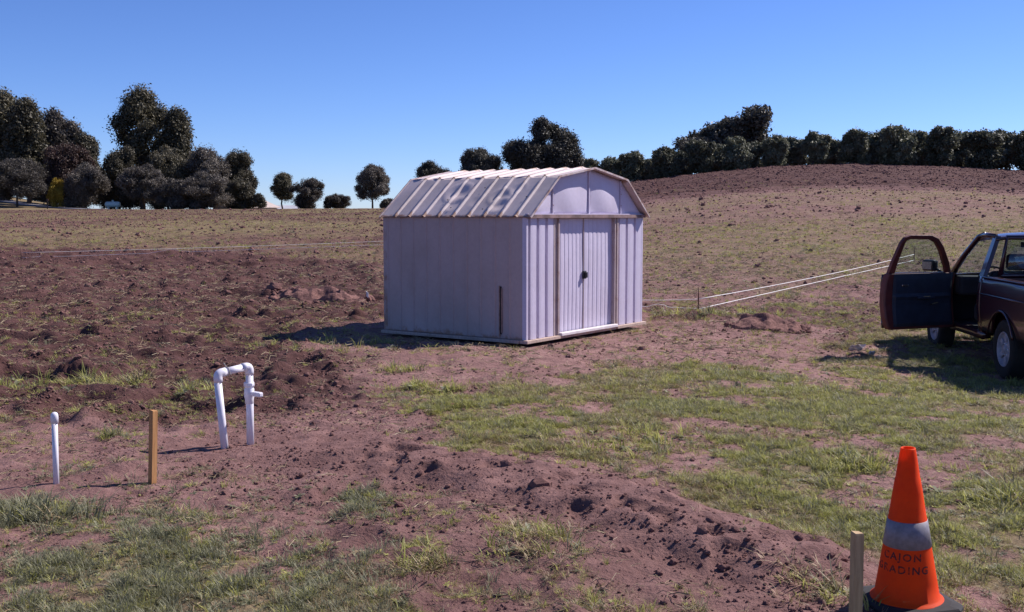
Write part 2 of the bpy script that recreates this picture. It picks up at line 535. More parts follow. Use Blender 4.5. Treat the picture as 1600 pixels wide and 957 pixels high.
# ------------------------------------------------------------------ the shed
def build_shed():
    W, L = SH_W, SH_L
    c, s = math.cos(SH_A), math.sin(SH_A)
    ox = SH_O[0] + c*W/2 - s*L/2; oy = SH_O[1] + s*W/2 + c*L/2
    root = empty('garden_shed', (ox, oy, 0), SH_A)
    tag(root, 'pale lavender grey metal shed with dented gambrel roof and double sliding doors', 'shed')
    DX, DY = -W/2, -L/2
    def put(mb, name, mat, parent=None, solid=0.0, rust=None):
        mb.v = [(x+DX, y+DY, z) for x, y, z in mb.v]
        o = mb.build(name, mat, parent or root, solid)
        if rust is not None:
            point_attr(o.data, 'rust', [rust(v.co.x-DX, v.co.y-DY, v.co.z) for v in o.data.vertices])
        return o
    Z0, ZE = .045, 1.635
    wallrust = lambda x, y, z: max(0, 1 - (z-Z0)/.16)*.75 + max(0, 1-(ZE-z)/.05)*.4
    zs = [Z0, .10, .18, .30, .6, 1.0, 1.4, ZE-.04, ZE]
    def sheet(prof, tomap, name, mat, rust=wallrust, parent=None, wob=0.0, zrange=None):
        mb = MB(); n = len(prof); V = []; F = []
        zz = zrange or zs
        ph = random.random()*6
        for z in zz:
            for a, o in prof: V.append(tomap(a, o + wob*math.sin(z*4.1+ph+a*3), z))
        for j in range(len(zz)-1):
            for i in range(n-1): F.append((j*n+i, j*n+i+1, (j+1)*n+i+1, (j+1)*n+i))
        mb.add(V, F)
        return put(mb, name, mat, parent, .003, rust)
    # ribbed sheets; 'o' is how far a point stands proud of the wall plane
    def rib(w, h, rw=.034):
        return [(0, 0), (w*.5, .001), (w-rw-.012, 0), (w-rw, h), (w-.012, h), (w, 0)]
    n = 10; w = (L-.06)/n
    for k in range(n):
        a0 = .03 + k*w
        sheet(rib(w, .011, .026), lambda a, o, z, a0=a0: (-o, a0+a, z), 'wall_panel', M['shed_wall_shade'], wob=.0015)
        sheet(rib(w, .011, .026), lambda a, o, z, a0=a0: (W+o, a0+a, z), 'wall_panel', M['shed_wall_shade'], wob=.0015)
    n = 13; w = (W-.06)/n
    for k in range(n):
        a0 = .03 + k*w
        sheet(rib(w, .011, .026), lambda a, o, z, a0=a0: (a0+a, L+o, z), 'wall_panel', M['shed_wall_shade'])
    def pan(w): return [(0, .0), (.048, .0), (.056, .030), (w*.5, .032), (w-.010, .030), (w, 0.0)]
    JL0, JL1, JR0, JR1 = .635, .765, 2.245, 2.335
    for x0, x1 in ((.03, JL0), (JR1, W-.03)):
        w = (x1-x0)/3
        for k in range(3):
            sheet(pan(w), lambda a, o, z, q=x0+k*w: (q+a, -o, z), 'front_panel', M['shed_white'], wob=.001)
    # corner posts
    for cx, cy in ((0, 0), (W, 0), (0, L), (W, L)):
        sx = 1 if cx == 0 else -1; sy = 1 if cy == 0 else -1
        mb = MB().prism([(cx-sx*.006, cy-sy*.030), (cx+sx*.032, cy-sy*.030), (cx+sx*.032, cy-sy*.024), (cx, cy-sy*.024), (cx, cy+sy*.034), (cx-sx*.006, cy+sy*.034)], 'z', Z0, ZE)
        put(mb, 'corner_trim', M['shed_white'] if cy == 0 else M['shed_wall_shade'], rust=wallrust)
    # door frame: jambs, header, threshold
    for a, b in ((JL0, JL1), (JR0, JR1)):
        mb = MB()
        mb.box((a, -.034, Z0), (a+.022, .02, 1.60)); mb.box((a+.022, -.018, Z0), (b-.030, .02, 1.60)); mb.box((b-.030, -.040, Z0), (b, .03, 1.60))
        put(mb, 'door_jamb', M['trim'], rust=lambda x, y, z: .55)
    put(MB().box((-.01, -.072, 1.606), (W+.01, -.030, 1.650)).box((.0, -.030, 1.60), (W, .03, 1.64)), 'header_rail', plain('rusty_header', (.20, .13, .125), .8, var=.5, scale=6))
    put(MB().box((JL1-.01, -.085, .030), (JR0+.03, -.006, .075), bev=.008), 'threshold', M['threshold'])
    mid = 1.455
    for side, (a, b) in enumerate(((JL1-.02, mid-.002), (mid+.002, JR0+.02))):
        m = 7; w = (b-a)/m; prof = []
        for k in range(m):
            q = k*w
            prof += [(q, .0), (q+w*.18, .0), (q+w*.3, .0045), (q+w*.85, .0045)]
        prof.append((b-a, 0))
        d = sheet(prof, lambda t, o, z, a=a: (a+t, .022-o, z), 'door', M['shed_white'], rust=lambda x, y, z: .25*max(0, 1-z/.2), wob=.003,
                  zrange=[.07 + (1.60-.07)*i/14 for i in range(15)])
        put(MB().box((mid-.005 if side else a+.01, .006, .07), (mid+.004 if side else a+.022, .018, 1.6)), 'door_edge', M['trim'], d, rust=lambda x, y, z: .4)
        if side:
            h = MB()
            h.box((mid-.030, -.012, .765), (mid+.045, .012, .875), bev=.004)
            h.box((mid-.012, -.045, .780), (mid+.028, -.010, .858), bev=.006)
            put(h, 'door_handle', M['black'], d)
    # gambrel outline
    prof = [(-.045, 1.615), (.635, 2.150), (1.5435, 2.292), (2.452, 2.150), (3.132, 1.615)]
    def roof_z(x):
        for (x0, z0), (x1, z1) in zip(prof[:-1], prof[1:]):
            if x0 <= x <= x1: return z0 + (z1-z0)*(x-x0)/(x1-x0)
        return 1.6
    xs = [0, .622, 1.5435, 2.43, W]
    for face, fy in ((0, -.004), (1, L+.004)):
        sg = -1 if face == 0 else 1
        for k in range(4):
            x0, x1 = xs[k]+.002, xs[k+1]-.002
            def fn(u, v, x0=x0, x1=x1, k=k):
                x = x0 + (x1-x0)*u; zt = max(1.652, roof_z(x)-.012); z = 1.648 + (zt-1.648)*v
                bulge = .026*math.sin(math.pi*u)**.7*math.sin(math.pi*min(1, v*1.05))**.6 if 0 < u < 1 and 0 < v < 1 else 0
                bulge += .006*math.sin(7*x+4*z)*math.sin(math.pi*u)
                if k == 2: bulge *= 1.25
                return (x, fy + sg*bulge, z)
            mb = MB().grid(fn, 18, 12)
            put(mb, 'gable_panel', M['shed_white'], None, .003, rust=lambda x, y, z: .5*max(0, 1-(z-1.648)/.07))
        if face == 0:
            for k, ww in ((1, .010), (2, .014), (3, .010)):
                put(MB().box((xs[k]-ww, fy-.022, 1.652), (xs[k]+ww, fy+.004, roof_z(xs[k])-.02), bev=.004), 'gable_seam', M['shed_white'], rust=lambda x, y, z: .25 if k != 2 else 0)
                for t in (.25, .6, .85):
                    if k == 2: continue
                    zz = 1.66 + (roof_z(xs[k])-1.68)*t
                    put(MB().lathe([(0, .006), (.006, .005), (.008, 0)], 8, Matrix.Translation((xs[k], fy-.022, zz)) @ Matrix.Rotation(R(90), 4, 'X')), 'screw', M['rusty'])
            put(MB().box((.0, -.046, 1.651), (W, -.006, 1.664)), 'gable_sill', M['shed_white'], rust=lambda x, y, z: .55)
    # roof sheets
    YA, YB = -.115, L+.06
    n = 10; w = (YB-YA)/n
    dents = [(.62, 1.36, .19, .030), (.33, 1.30, .15, .014), (.52, .62, .15, .020), (.30, .52, .14, .022), (.70, .40, .12, .012), (.40, .95, .12, .008)]
    # dents: (part of the slope from the eave, metres from the front, radius, depth)
    for sl in range(4):
        (x0, z0), (x1, z1) = prof[sl], prof[sl+1]
        SL = math.hypot(x1-x0, z1-z0); tx, tz = (x1-x0)/SL, (z1-z0)/SL; nx, nz = -tz, tx
        lower = sl in (0, 3); up = sl in (0, 1)
        for k in range(n):
            a0 = YA + k*w
            cols = [0, .12, .26, .42, .58, .74, .80, .86, .94, 1.0]
            hts = [0, 0, 0, 0, 0, 0, .010, .024, .024, .0]
            npan = 15 if sl == 0 else 8
            cols = [i*.8/(npan-1) for i in range(npan)] + [.86, .94, 1.0]; hts = [0]*npan + [.024, .024, 0]
            if k == n-1: hts = [0]*(npan+3)
            nv = 36 if sl == 0 else 6
            mb = MB(); V = []; F = []
            ph = random.random()*6
            for j in range(nv+1):
                t = j/nv
                for cc, h in zip(cols, hts):
                    y = a0 + cc*w
                    off = h + .0025*math.sin(9*t+ph+5*cc)*(1 if 0 < cc < .8 else .2)
                    if sl == 0:
                        for dt, dy, rr, dp in dents:
                            q = (((t-dt)*SL)**2 + (y-dy)**2)/rr**2
                            if q < 1.6: off -= .62*dp*math.exp(-q*2.2)*(1 if h == 0 else .55) - .62*dp*.3*math.exp(-((math.sqrt(q)-1)**2)*9)
                    if not lower or t > .9: off += .0
                    # crumpled sheet ends at eave and knee
                    if j == 0: off += .006*math.sin(17*y)
                    V.append((x0+tx*t*SL+nx*off, y, z0+tz*t*SL+nz*off))
            nc = len(cols); SM = []
            for j in range(nv):
                for i in range(nc-1): F.append((j*nc+i, j*nc+i+1, (j+1)*nc+i+1, (j+1)*nc+i)); SM.append(i < npan-2)
            mb.add(V, F); mb.sm = SM
            def rust(x, y, z, x0=x0, z0=z0, tx=tx, tz=tz, nx=nx, nz=nz, a0=a0, SL=SL, lower=lower):
                t = ((x-x0)*tx + (z-z0)*tz)/SL; off = (x-x0)*nx + (z-z0)*nz
                return .95*max(0, 1-t/.13)*(1 if lower else .3) + .5*max(0, 1-(1-t)/.07) + (.42 if off > .014 else 0)
            put(mb, 'roof_panel', M['shed_roof'], None, .003, rust)
    for yy0, yy1 in ((YA-.012, YA+.006), (YB-.006, YB+.012)):
        for (x0, z0), (x1, z1) in zip(prof[:-1], prof[1:]):
            SL = math.hypot(x1-x0, z1-z0); tx, tz = (x1-x0)/SL, (z1-z0)/SL; nx, nz = -tz, tx
            if nz < 0: nx, nz = -nx, -nz
            q = [(x0-nx*.014, z0-nz*.014), (x1-nx*.014, z1-nz*.014), (x1+nx*.010, z1+nz*.010), (x0+nx*.010, z0+nz*.010)]
            put(MB().prism(q, 'y', yy0, yy1), 'roof_trim', M['shed_roof'], rust=lambda x, y, z: .5)
    # bullet-like holes and screws of the dented slope
    (x0, z0), (x1, z1) = prof[0], prof[1]
    for t, y in ((.42, 1.43), (.22, 1.27), (.60, .62), (.40, .62), (.48, .16), (.18, .72), (.72, .95)):
        px_, pz_ = x0+(x1-x0)*t, z0+(z1-z0)*t
        mt = Matrix.Translation((px_-.010, y, pz_+.012)) @ Matrix.Rotation(-math.atan2(z1-z0, x1-x0), 4, 'Y')
        put(MB().lathe([(0, .004), (.009, .003), (.012, 0)], 8, mt), 'roof_screw', M['dark'])
    # split seam in the side wall, with its rusty lips
    y0 = .36
    sg = put(MB().box((-.013, y0, .10), (-.004, y0+.022, .72)), 'split_seam', M['dark'])
    put(MB().box((-.022, y0+.022, .06), (-.003, y0+.034, .73)).box((-.019, y0-.010, .12), (-.003, y0, .70)), 'seam_lip', M['rusty'], sg)
    # timbers the shed stands on, and its floor
    bw = M['base_wood']
    put(MB().box((-.05, -.075, .0), (JL1-.02, .05, .042), bev=.004), 'base_board', bw)
    put(MB().box((JL1-.016, -.055, -.004), (JR0+.03, .05, .030), bev=.004), 'base_board', bw)
    put(MB().box((JR0+.034, -.075, .0), (W+.06, .05, .042), bev=.004), 'base_board', bw)
    put(MB().box((-.06, .055, -.002), (.05, 1.30, .040), bev=.004), 'base_board', bw)
    put(MB().box((-.055, 1.304, -.004), (.05, L+.05, .038), bev=.004), 'base_board', bw)
    put(MB().box((W-.05, .055, .0), (W+.05, L+.05, .040), bev=.004), 'base_board', bw)
    put(MB().box((.055, L-.05, .0), (W-.055, L+.05, .040), bev=.004), 'base_board', bw)
    put(MB().box((.055, .055, .0), (W-.055, L-.055, .035)), 'floor', M['dark'])
build_shed()

# ------------------------------------------------------------------ the pickup truck
M['paint'] = plain('maroon_paint', (.035, .007, .012), .30, var=.2, scale=3, coat=.7)
M['jamb'] = plain('door_edge_paint', (.10, .018, .015), .5, var=.25, scale=5)
M['trimnavy'] = plain('navy_vinyl', (.018, .022, .040), .6, var=.2)
M['interior'] = plain('dark_interior', (.014, .014, .020), .8)
M['tyre'] = plain('tyre_rubber', (.010, .010, .010), .9, var=.3, scale=20)
M['rim'] = plain('dusty_white_rim', (.30, .285, .32), .6, var=.25, scale=12)
M['chrome'] = plain('chrome', (.7, .7, .72), .15, 1.0, var=.05)
M['chassis'] = plain('chassis_black', (.02, .018, .017), .9)
M['glass'] = glass_mat('car_glass', (.80, .86, .86))
M['lamp_red'] = plain('red_lens', (.35, .01, .01), .2)
M['lamp_clear'] = plain('clear_lens', (.6, .6, .62), .12)

def build_truck():
    rz = R(-5.5)
    rl = Vector((5.79, 12.50, 0))
    rot = Matrix.Rotation(rz, 3, 'Z')
    ctr = rl - rot @ Vector((-.70, -1.30, 0))
    root = empty('pickup_truck', (ctr.x, ctr.y, -.245), rz); root.scale = (1.04, 1.04, 1.04)
    tag(root, 'dark maroon pickup truck with its driver door wide open', 'pickup truck')
    HZ = [.30, .46, .70, .92, 1.08, 1.12, 1.58]; HX = [.765, .79, .825, .825, .805, .785, .625]
    hw = lambda z: float(np.interp(z, HZ, HX))
    def side(name, sgn, ya, yb, zb, zt, mat, nc=24, nr=10, parent=root, solid=.03):
        def fn(u, v):
            y = ya + (yb-ya)*u; b, t = zb(y), zt(y)
            z = b + (t-b)*v
            return (sgn*hw(z), y, z)
        o = MB().grid(fn, nc, nr).build(name, mat, parent)
        md = o.modifiers.new('thickness', 'SOLIDIFY'); md.thickness = solid; md.offset = -1 if True else 1
        return o
    def arch(yc, r, base, zc=.33):
        return lambda y: max(base, zc + math.sqrt(max(0, r*r-(y-yc)**2))) if abs(y-yc) < r else base
    P = M['paint']
    # bed
    for sg in (-1, 1):
        side('bed_side', sg, -2.32, -.57, arch(-1.30, .42, .47), lambda y: 1.085, P, 48, 12)
        MB().box((sg*.70 if sg > 0 else -.815, -2.32, 1.085), (.815 if sg > 0 else -.70, -.57, 1.105), bev=.008).build('bed_rail', P, root)
        # crease and shoulder along the bed side
        MB().tube([(sg*.832, -2.30, .90), (sg*.834, -.60, .90)], .010, 6).build('side_crease', P, root)
        lip = [(sg*.835, -1.30+.425*math.cos(a), .33+.425*math.sin(a)) for a in np.linspace(.35, math.pi-.35, 16)]
        MB().tube(lip, .014, 6).build('wheel_arch_lip', P, root)
        MB().box((min(sg*.68, sg*.70), -2.28, .55), (max(sg*.68, sg*.70), -.62, 1.08)).build('bed_inner_wall', P, root)
        wl_ = [(-1.74, .55), (-1.70, .74), (-1.5, .80), (-1.1, .80), (-.9, .74), (-.86, .55)]
        MB().prism(wl_, 'x', sg*.50, sg*.679).build('wheel_housing', P, root)
        MB().box((sg*.74-.035 if sg > 0 else -.795, -2.345, .66), (.795 if sg > 0 else -.705, -2.31, .92), bev=.006).build('tail_light', M['lamp_red'], root)
    MB().box((-.69, -2.30, .50), (.69, -.60, .545)).build('bed_floor', P, root)
    MB().box((-.69, -.62, .546), (.69, -.58, 1.085)).build('bed_front_wall', P, root)
    tgt = MB().box((-.70, -2.335, .55), (.70, -2.300, 1.085), bev=.008).build('tailgate', P, root)
    MB().box((-.09, -2.348, .86), (.09, -2.336, .93), bev=.004).build('tailgate_handle', M['black'], tgt)
    MB().box((-.78, -2.46, .44), (.78, -2.36, .58), bev=.02).build('rear_bumper', M['chrome'], root)
    # cab: rocker, pillars, back wall, roof
    for sg in (-1, 1):
        side('rocker_panel', sg, -.56, .70, lambda y: .36, lambda y: .45, P, 4, 2, solid=.10)
        side('cab_corner', sg, -.56, -.455, lambda y: .45, lambda y: 1.10, P, 3, 10, solid=.06)
        q = MB()
        x0, x1 = sg*hw(1.10), sg*hw(1.57)
        V = [(x0, -.56, 1.10), (x0, -.42, 1.10), (x1, -.36, 1.57), (x1, -.47, 1.57)]
        V2 = [(x-sg*.05, y, z) for x, y, z in V]
        q.add(V+V2, [(0,1,2,3), (4,7,6,5), (0,4,5,1), (1,5,6,2), (2,6,7,3), (3,7,4,0)])
        q.build('rear_pillar', P, root)
        MB().tube([(sg*.775, .70, 1.06), (sg*.70, .42, 1.33), (sg*.625, .14, 1.555), (sg*.60, .02, 1.585)], [.042, .036, .034, .03], 8).build('windshield_pillar', P, root)
        MB().tube([(sg*.620, .16, 1.555), (sg*.622, -.10, 1.578), (sg*.620, -.42, 1.570)], .028, 8).build('roof_rail', P, root)
        side('front_fender', sg, .70, 2.02, arch(1.35, .42, .42), lambda y: 1.065-.05*(y-.7), P, 40, 10)
        MB().tube([(sg*.835, 1.35+.425*math.cos(a), .33+.425*math.sin(a)) for a in np.linspace(.3, math.pi-.3, 16)], .013, 6).build('wheel_arch_lip', P, root)
    MB().grid(lambda u, v: ((u-.5)*1.28*(1-.02*v), -.485 + .66*v, 1.615 - .045*abs(2*u-1)**2.6 - .03*(2*v-1)**2 - .02*v**6), 16, 10).build('roof', P, root, solid=.03)
    MB().box((-.79, -.565, .45), (.79, -.535, 1.10)).build('cab_back_panel', P, root)
    fr = MB()
    fr.tube([(-.60, -.558, 1.11), (-.515, -.490, 1.555), (.515, -.490, 1.555), (.60, -.558, 1.11), (-.60, -.558, 1.11)], .030, 6)
    fr.build('rear_window_frame', P, root)
    MB().grid(lambda u, v: ((u-.5)*(1.19-.17*v), -.556+.068*v, 1.115+.435*v), 2, 2).build('rear_window', M['glass'], root, solid=.004)
    MB().grid(lambda u, v: ((u-.5)*(1.50-.30*v), .70-.56*v+.07*(1-(2*u-1)**2), 1.06+.50*v), 8, 4).build('windshield', M['glass'], root, solid=.005)
    MB().grid(lambda u, v: ((u-.5)*1.58, .70+1.32*v, 1.085-.06*v-.03*v**4-.03*abs(2*u-1)**3), 12, 8).build('hood', P, root, solid=.02)
    MB().box((-.76, 1.98, .62), (.76, 2.03, .95), bev=.01).build('grille', M['black'], root)
    for sg in (-1, 1):
        MB().box((sg*.62-.13, 2.03, .72), (sg*.62+.13, 2.06, .90), bev=.012).build('headlight', M['lamp_clear'], root)
    MB().box((-.80, 2.04, .42), (.80, 2.15, .60), bev=.025).build('front_bumper', M['chrome'], root)
    # right door, shut
    d = side('door', 1, -.45, .695, lambda y: .455, lambda y: 1.09, P, 8, 8, solid=.06)
    d['label'] = 'closed passenger door on the far side'
    MB().grid(lambda u, v: (hw(1.10+.45*v)-.01, -.40+.04*v + (1.02-.58*v)*u, 1.10+.45*v), 3, 3).build('window_glass', M['glass'], d, solid=.004)
    MB().box((.826, -.38, .93), (.845, -.22, .97), bev=.004).build('door_handle', M['black'], d)
    # inside
    I = M['interior']
    MB().box((-.74, -.53, .40), (.74, .95, .46)).build('cab_floor', I, root)
    MB().box((-.74, .94, .46), (.74, .98, 1.0)).build('firewall', I, root)
    MB().box((-.73, .50, .80), (.73, .93, 1.05), bev=.04).build('dashboard', I, root)
    st = MB().box((-.68, -.40, .52), (.68, .12, .74), bev=.05)
    st.box((-.68, -.52, .70), (.68, -.36, 1.16), bev=.05)
    seat = st.build('bench_seat', I, root)
    for x in (-.36, .36):
        MB().box((x-.14, -.50, 1.17), (x+.14, -.40, 1.36), bev=.035).build('headrest', I, seat)
    sw = [(-.36+.185*math.cos(a), .36+.07*math.sin(a), 1.0+.17*math.sin(a)) for a in np.linspace(0, 2*math.pi, 25)]
    wh = MB().tube(sw, .014, 8).tube([(-.36, .36, 1.0), (-.36, .55, .92)], .025, 8)
    wh.tube([(-.54, .36, 1.0), (-.18, .36, 1.0)], .012, 6)
    wh.build('steering_wheel', I, root)
    mr = MB().box((-.12, .17, 1.42), (.12, .20, 1.49), bev=.012).build('rear_view_mirror', M['black'], root)
    MB().tube([(0, .19, 1.49), (0, .22, 1.55)], .008, 6).build('mirror_stalk', M['black'], mr)
    # chassis
    ch = MB()
    for x in (-.42, .42): ch.box((x-.05, -2.25, .36), (x+.05, 1.95, .47))
    for y in (-1.30, 1.35): ch.tube([(-.62, y, .33), (.62, y, .33)], .045, 8)
    ch.box((-.35, .6, .30), (.35, 1.7, .8)); ch.box((-.55, -.9, .28), (-.1, -.35, .46))
    ch.build('chassis', M['chassis'], root)
    # wheels
    tyre_prof = [(.195, -.085), (.235, -.10), (.300, -.102), (.325, -.085), (.333, -.04), (.333, .04), (.325, .085), (.300, .102), (.235, .10), (.195, .085)]
    tm = None
    for (x, y, sg) in ((-.70, -1.30, -1), (.70, -1.30, 1), (-.70, 1.35, -1), (.70, 1.35, 1)):
        mt = Matrix.Translation((x, y, .333)) @ Matrix.Rotation(R(-90*sg if sg < 0 else 90), 4, 'Y')
        mt = Matrix.Translation((x, y, .333)) @ Matrix.Rotation(R(90*sg), 4, 'Y')
        t = MB().lathe(tyre_prof, 32, mt, True, True).build('wheel', M['tyre'], root)
        # tread blocks
        rm = MB()
        rm.lathe([(.197, .088), (.190, .096), (.182, .085), (.175, .050), (.120, .045), (.085, .062), (.05, .070), (.045, .085), (0, .088)], 28, mt)
        rm.lathe([(.197, -.08), (.17, -.07), (.16, .03), (0, .03)], 28, mt)
        for k in range(6):
            a = 2*math.pi*k/6
            m2 = mt @ Matrix.Rotation(a, 4, 'Z')
            rm.box((.085, -.030, .045), (.178, .030, .072), m2, bev=.006)
        rm.build('rim', M['rim'], t)
        for k in range(6):
            a = 2*math.pi*(k+.5)/6
            MB().lathe([(.010, .060), (.010, .072), (0, .073)], 6, mt @ Matrix.Translation((.068*math.cos(a), .068*math.sin(a), 0))).build('lug_nut', M['chrome'], t)
    # the open driver door, hinged at its front edge
    th = R(63)
    bm_door = MB()
    DL = 1.10
    bt = .0
    out = lambda z: -(hw(z) - hw(.95))*-1
    def xo(z): return -(hw(z)-.825)       # outer skin, relative to the hinge line; inward is +x
    TH = .11
    low = [(0.0, .46), (-DL+.05, .46), (-DL, .54), (-DL-.005, .80), (-DL+.01, 1.02), (-DL+.04, 1.09)]
    # lower shell: loft over z rows
    zs = [.395, .44, .54, .70, .84, .96, 1.04, 1.09]
    yb = [-DL+.06, -DL+.03, -DL+.005, -DL-.005, -DL-.005, -DL+.005, -DL+.02, -DL+.035]
    V = []; F = []
    for z, e in zip(zs, yb):
        x = xo(z)
        V += [(x, 0, z), (x, e*.5, z), (x+.008, e+.02, z), (x+.02, e, z), (x+TH-.015, e+.004, z), (x+TH, e+.02, z), (x+TH, -.02, z), (x+TH-.02, 0, z)]
    n = 8
    for j in range(len(zs)-1):
        for i in range(n): F.append((j*n+i, j*n+(i+1) % n, (j+1)*n+(i+1) % n, (j+1)*n+i))
    F.append(tuple(range(n))); F.append(tuple((len(zs)-1)*n+i for i in range(n)))
    bm_door.add(V, F)
    # window frame as a flat channel following the pillar, the roof line and the rear edge
    fp = [(-.03, 1.07), (-.12, 1.22), (-.28, 1.42), (-.40, 1.525), (-.52, 1.565), (-.84, 1.57), (-.925, 1.545), (-.965, 1.48), (-1.015, 1.25), (-DL+.065, 1.07)]
    fw = [.075, .07, .062, .055, .050, .050, .055, .062, .080, .095]
    def ring(i):
        p = Vector(fp[i]); a = Vector(fp[max(i-1, 0)]); b = Vector(fp[min(i+1, len(fp)-1)])
        t = (b-a).normalized(); nn = Vector((-t.y, t.x))      # towards the opening
        cen = Vector((-.52, 1.25))
        if nn.dot(cen-p) < 0: nn = -nn
        q = p + nn*fw[i]
        x, xq = xo(p.y)+.012, xo(q.y)+.012
        return [(x, p.x, p.y), (xq, q.x, q.y), (xq+.055, q.x, q.y), (x+.055, p.x, p.y)]
    V = []; F = []
    for i in range(len(fp)): V += ring(i)
    for i in range(len(fp)-1):
        for k in range(4): F.append((i*4+k, i*4+(k+1) % 4, (i+1)*4+(k+1) % 4, (i+1)*4+k))
    F += [(0, 1, 2, 3), tuple((len(fp)-1)*4+k for k in range(4))]
    bm_door.add(V, F)
    door = bm_door.build('door', M['jamb'], root)
    door['label'] = 'driver door swung wide open, dark red edge and navy lining'
    md = door.modifiers.new('bevel', 'BEVEL'); md.width = .008; md.segments = 2; md.limit_method = 'ANGLE'
    door.location = (-.825, .675, 0); door.rotation_euler = (0, 0, -th)
    # outer skin of maroon paint
    sk = MB().grid(lambda u, v: (xo(.41+.67*v)-.006, -.01 - (DL-.035)*u, .41+.67*v), 6, 10)
    sk.build('outer_skin', P, door, solid=.004)
    # lining: moulded panel standing off the shell
    ln = MB(); ins = TH+.004
    V = []; F = []
    ya, yb_ = -.05, -DL+.115
    rows = [(.43, .0), (.47, .014), (.70, .018), (.76, .018), (.80, .03), (.84, .014), (1.02, .014), (1.085, .004)]
    for z, o in rows:
        for u in (0, .04, .3, .7, .96, 1):
            V.append((xo(z)+ins+(o if 0 < u < 1 else 0), ya+(yb_-ya)*u, z))
    for j in range(len(rows)-1):
        for i in range(5): F.append((j*6+i, j*6+i+1, (j+1)*6+i+1, (j+1)*6+i))
    ln.add(V, F)
    ln.build('inner_panel', M['trimnavy'], door, solid=.006)
    xi = xo(.9)+ins
    MB().box((xi+.012, -.62, .765), (xi+.060, -.36, .800), bev=.010).build('armrest', M['trimnavy'], door)
    MB().box((xi+.058, -.55, .797), (xi+.066, -.44, .806), bev=.002).build('armrest_pull', M['chrome'], door)
    MB().box((xi+.012, -.86, .935), (xi+.034, -.76, .955), bev=.004).build('inside_handle', M['chrome'], door)
    MB().tube([(xi+.012, -.30, .72), (xi+.04, -.30, .72), (xi+.045, -.42, .70), (xi+.07, -.42, .70)], .009, 6).build('window_crank', M['black'], door)
    MB().box((xo(1.09)+.03, -DL+.12, 1.088), (xo(1.09)+.05, -.10, 1.100), bev=.003).build('window_sill_strip', M['chrome'], door)
    gp = [(-.115, 1.085), (-.19, 1.24), (-.33, 1.41), (-.43, 1.49), (-.53, 1.52), (-.82, 1.525), (-.88, 1.505), (-.905, 1.46), (-.945, 1.23), (-DL+.135, 1.085)]
    V = [(xo(z)+.035, y, z) for y, z in gp]
    MB().add(V, [tuple(range(len(V)))]).build('window_glass', M['glass'], door, solid=.004)
    mo = MB().box((-.235, -.23, 1.10), (-.03, -.13, 1.245), bev=.03)
    mo.tube([(-.04, -.16, 1.13), (.02, -.15, 1.10)], .02, 8)
    mo = mo.build('wing_mirror', M['black'], door)
    MB().box((-.215, -.236, 1.125), (-.05, -.2305, 1.22)).build('mirror_glass', plain('mirror_glass', (.22, .21, .21), .2, 1.0, var=.05), mo)
    MB().box((-.020, -.98, .93), (-.004, -.84, .97), bev=.004).build('outside_handle', M['black'], door)
build_truck()

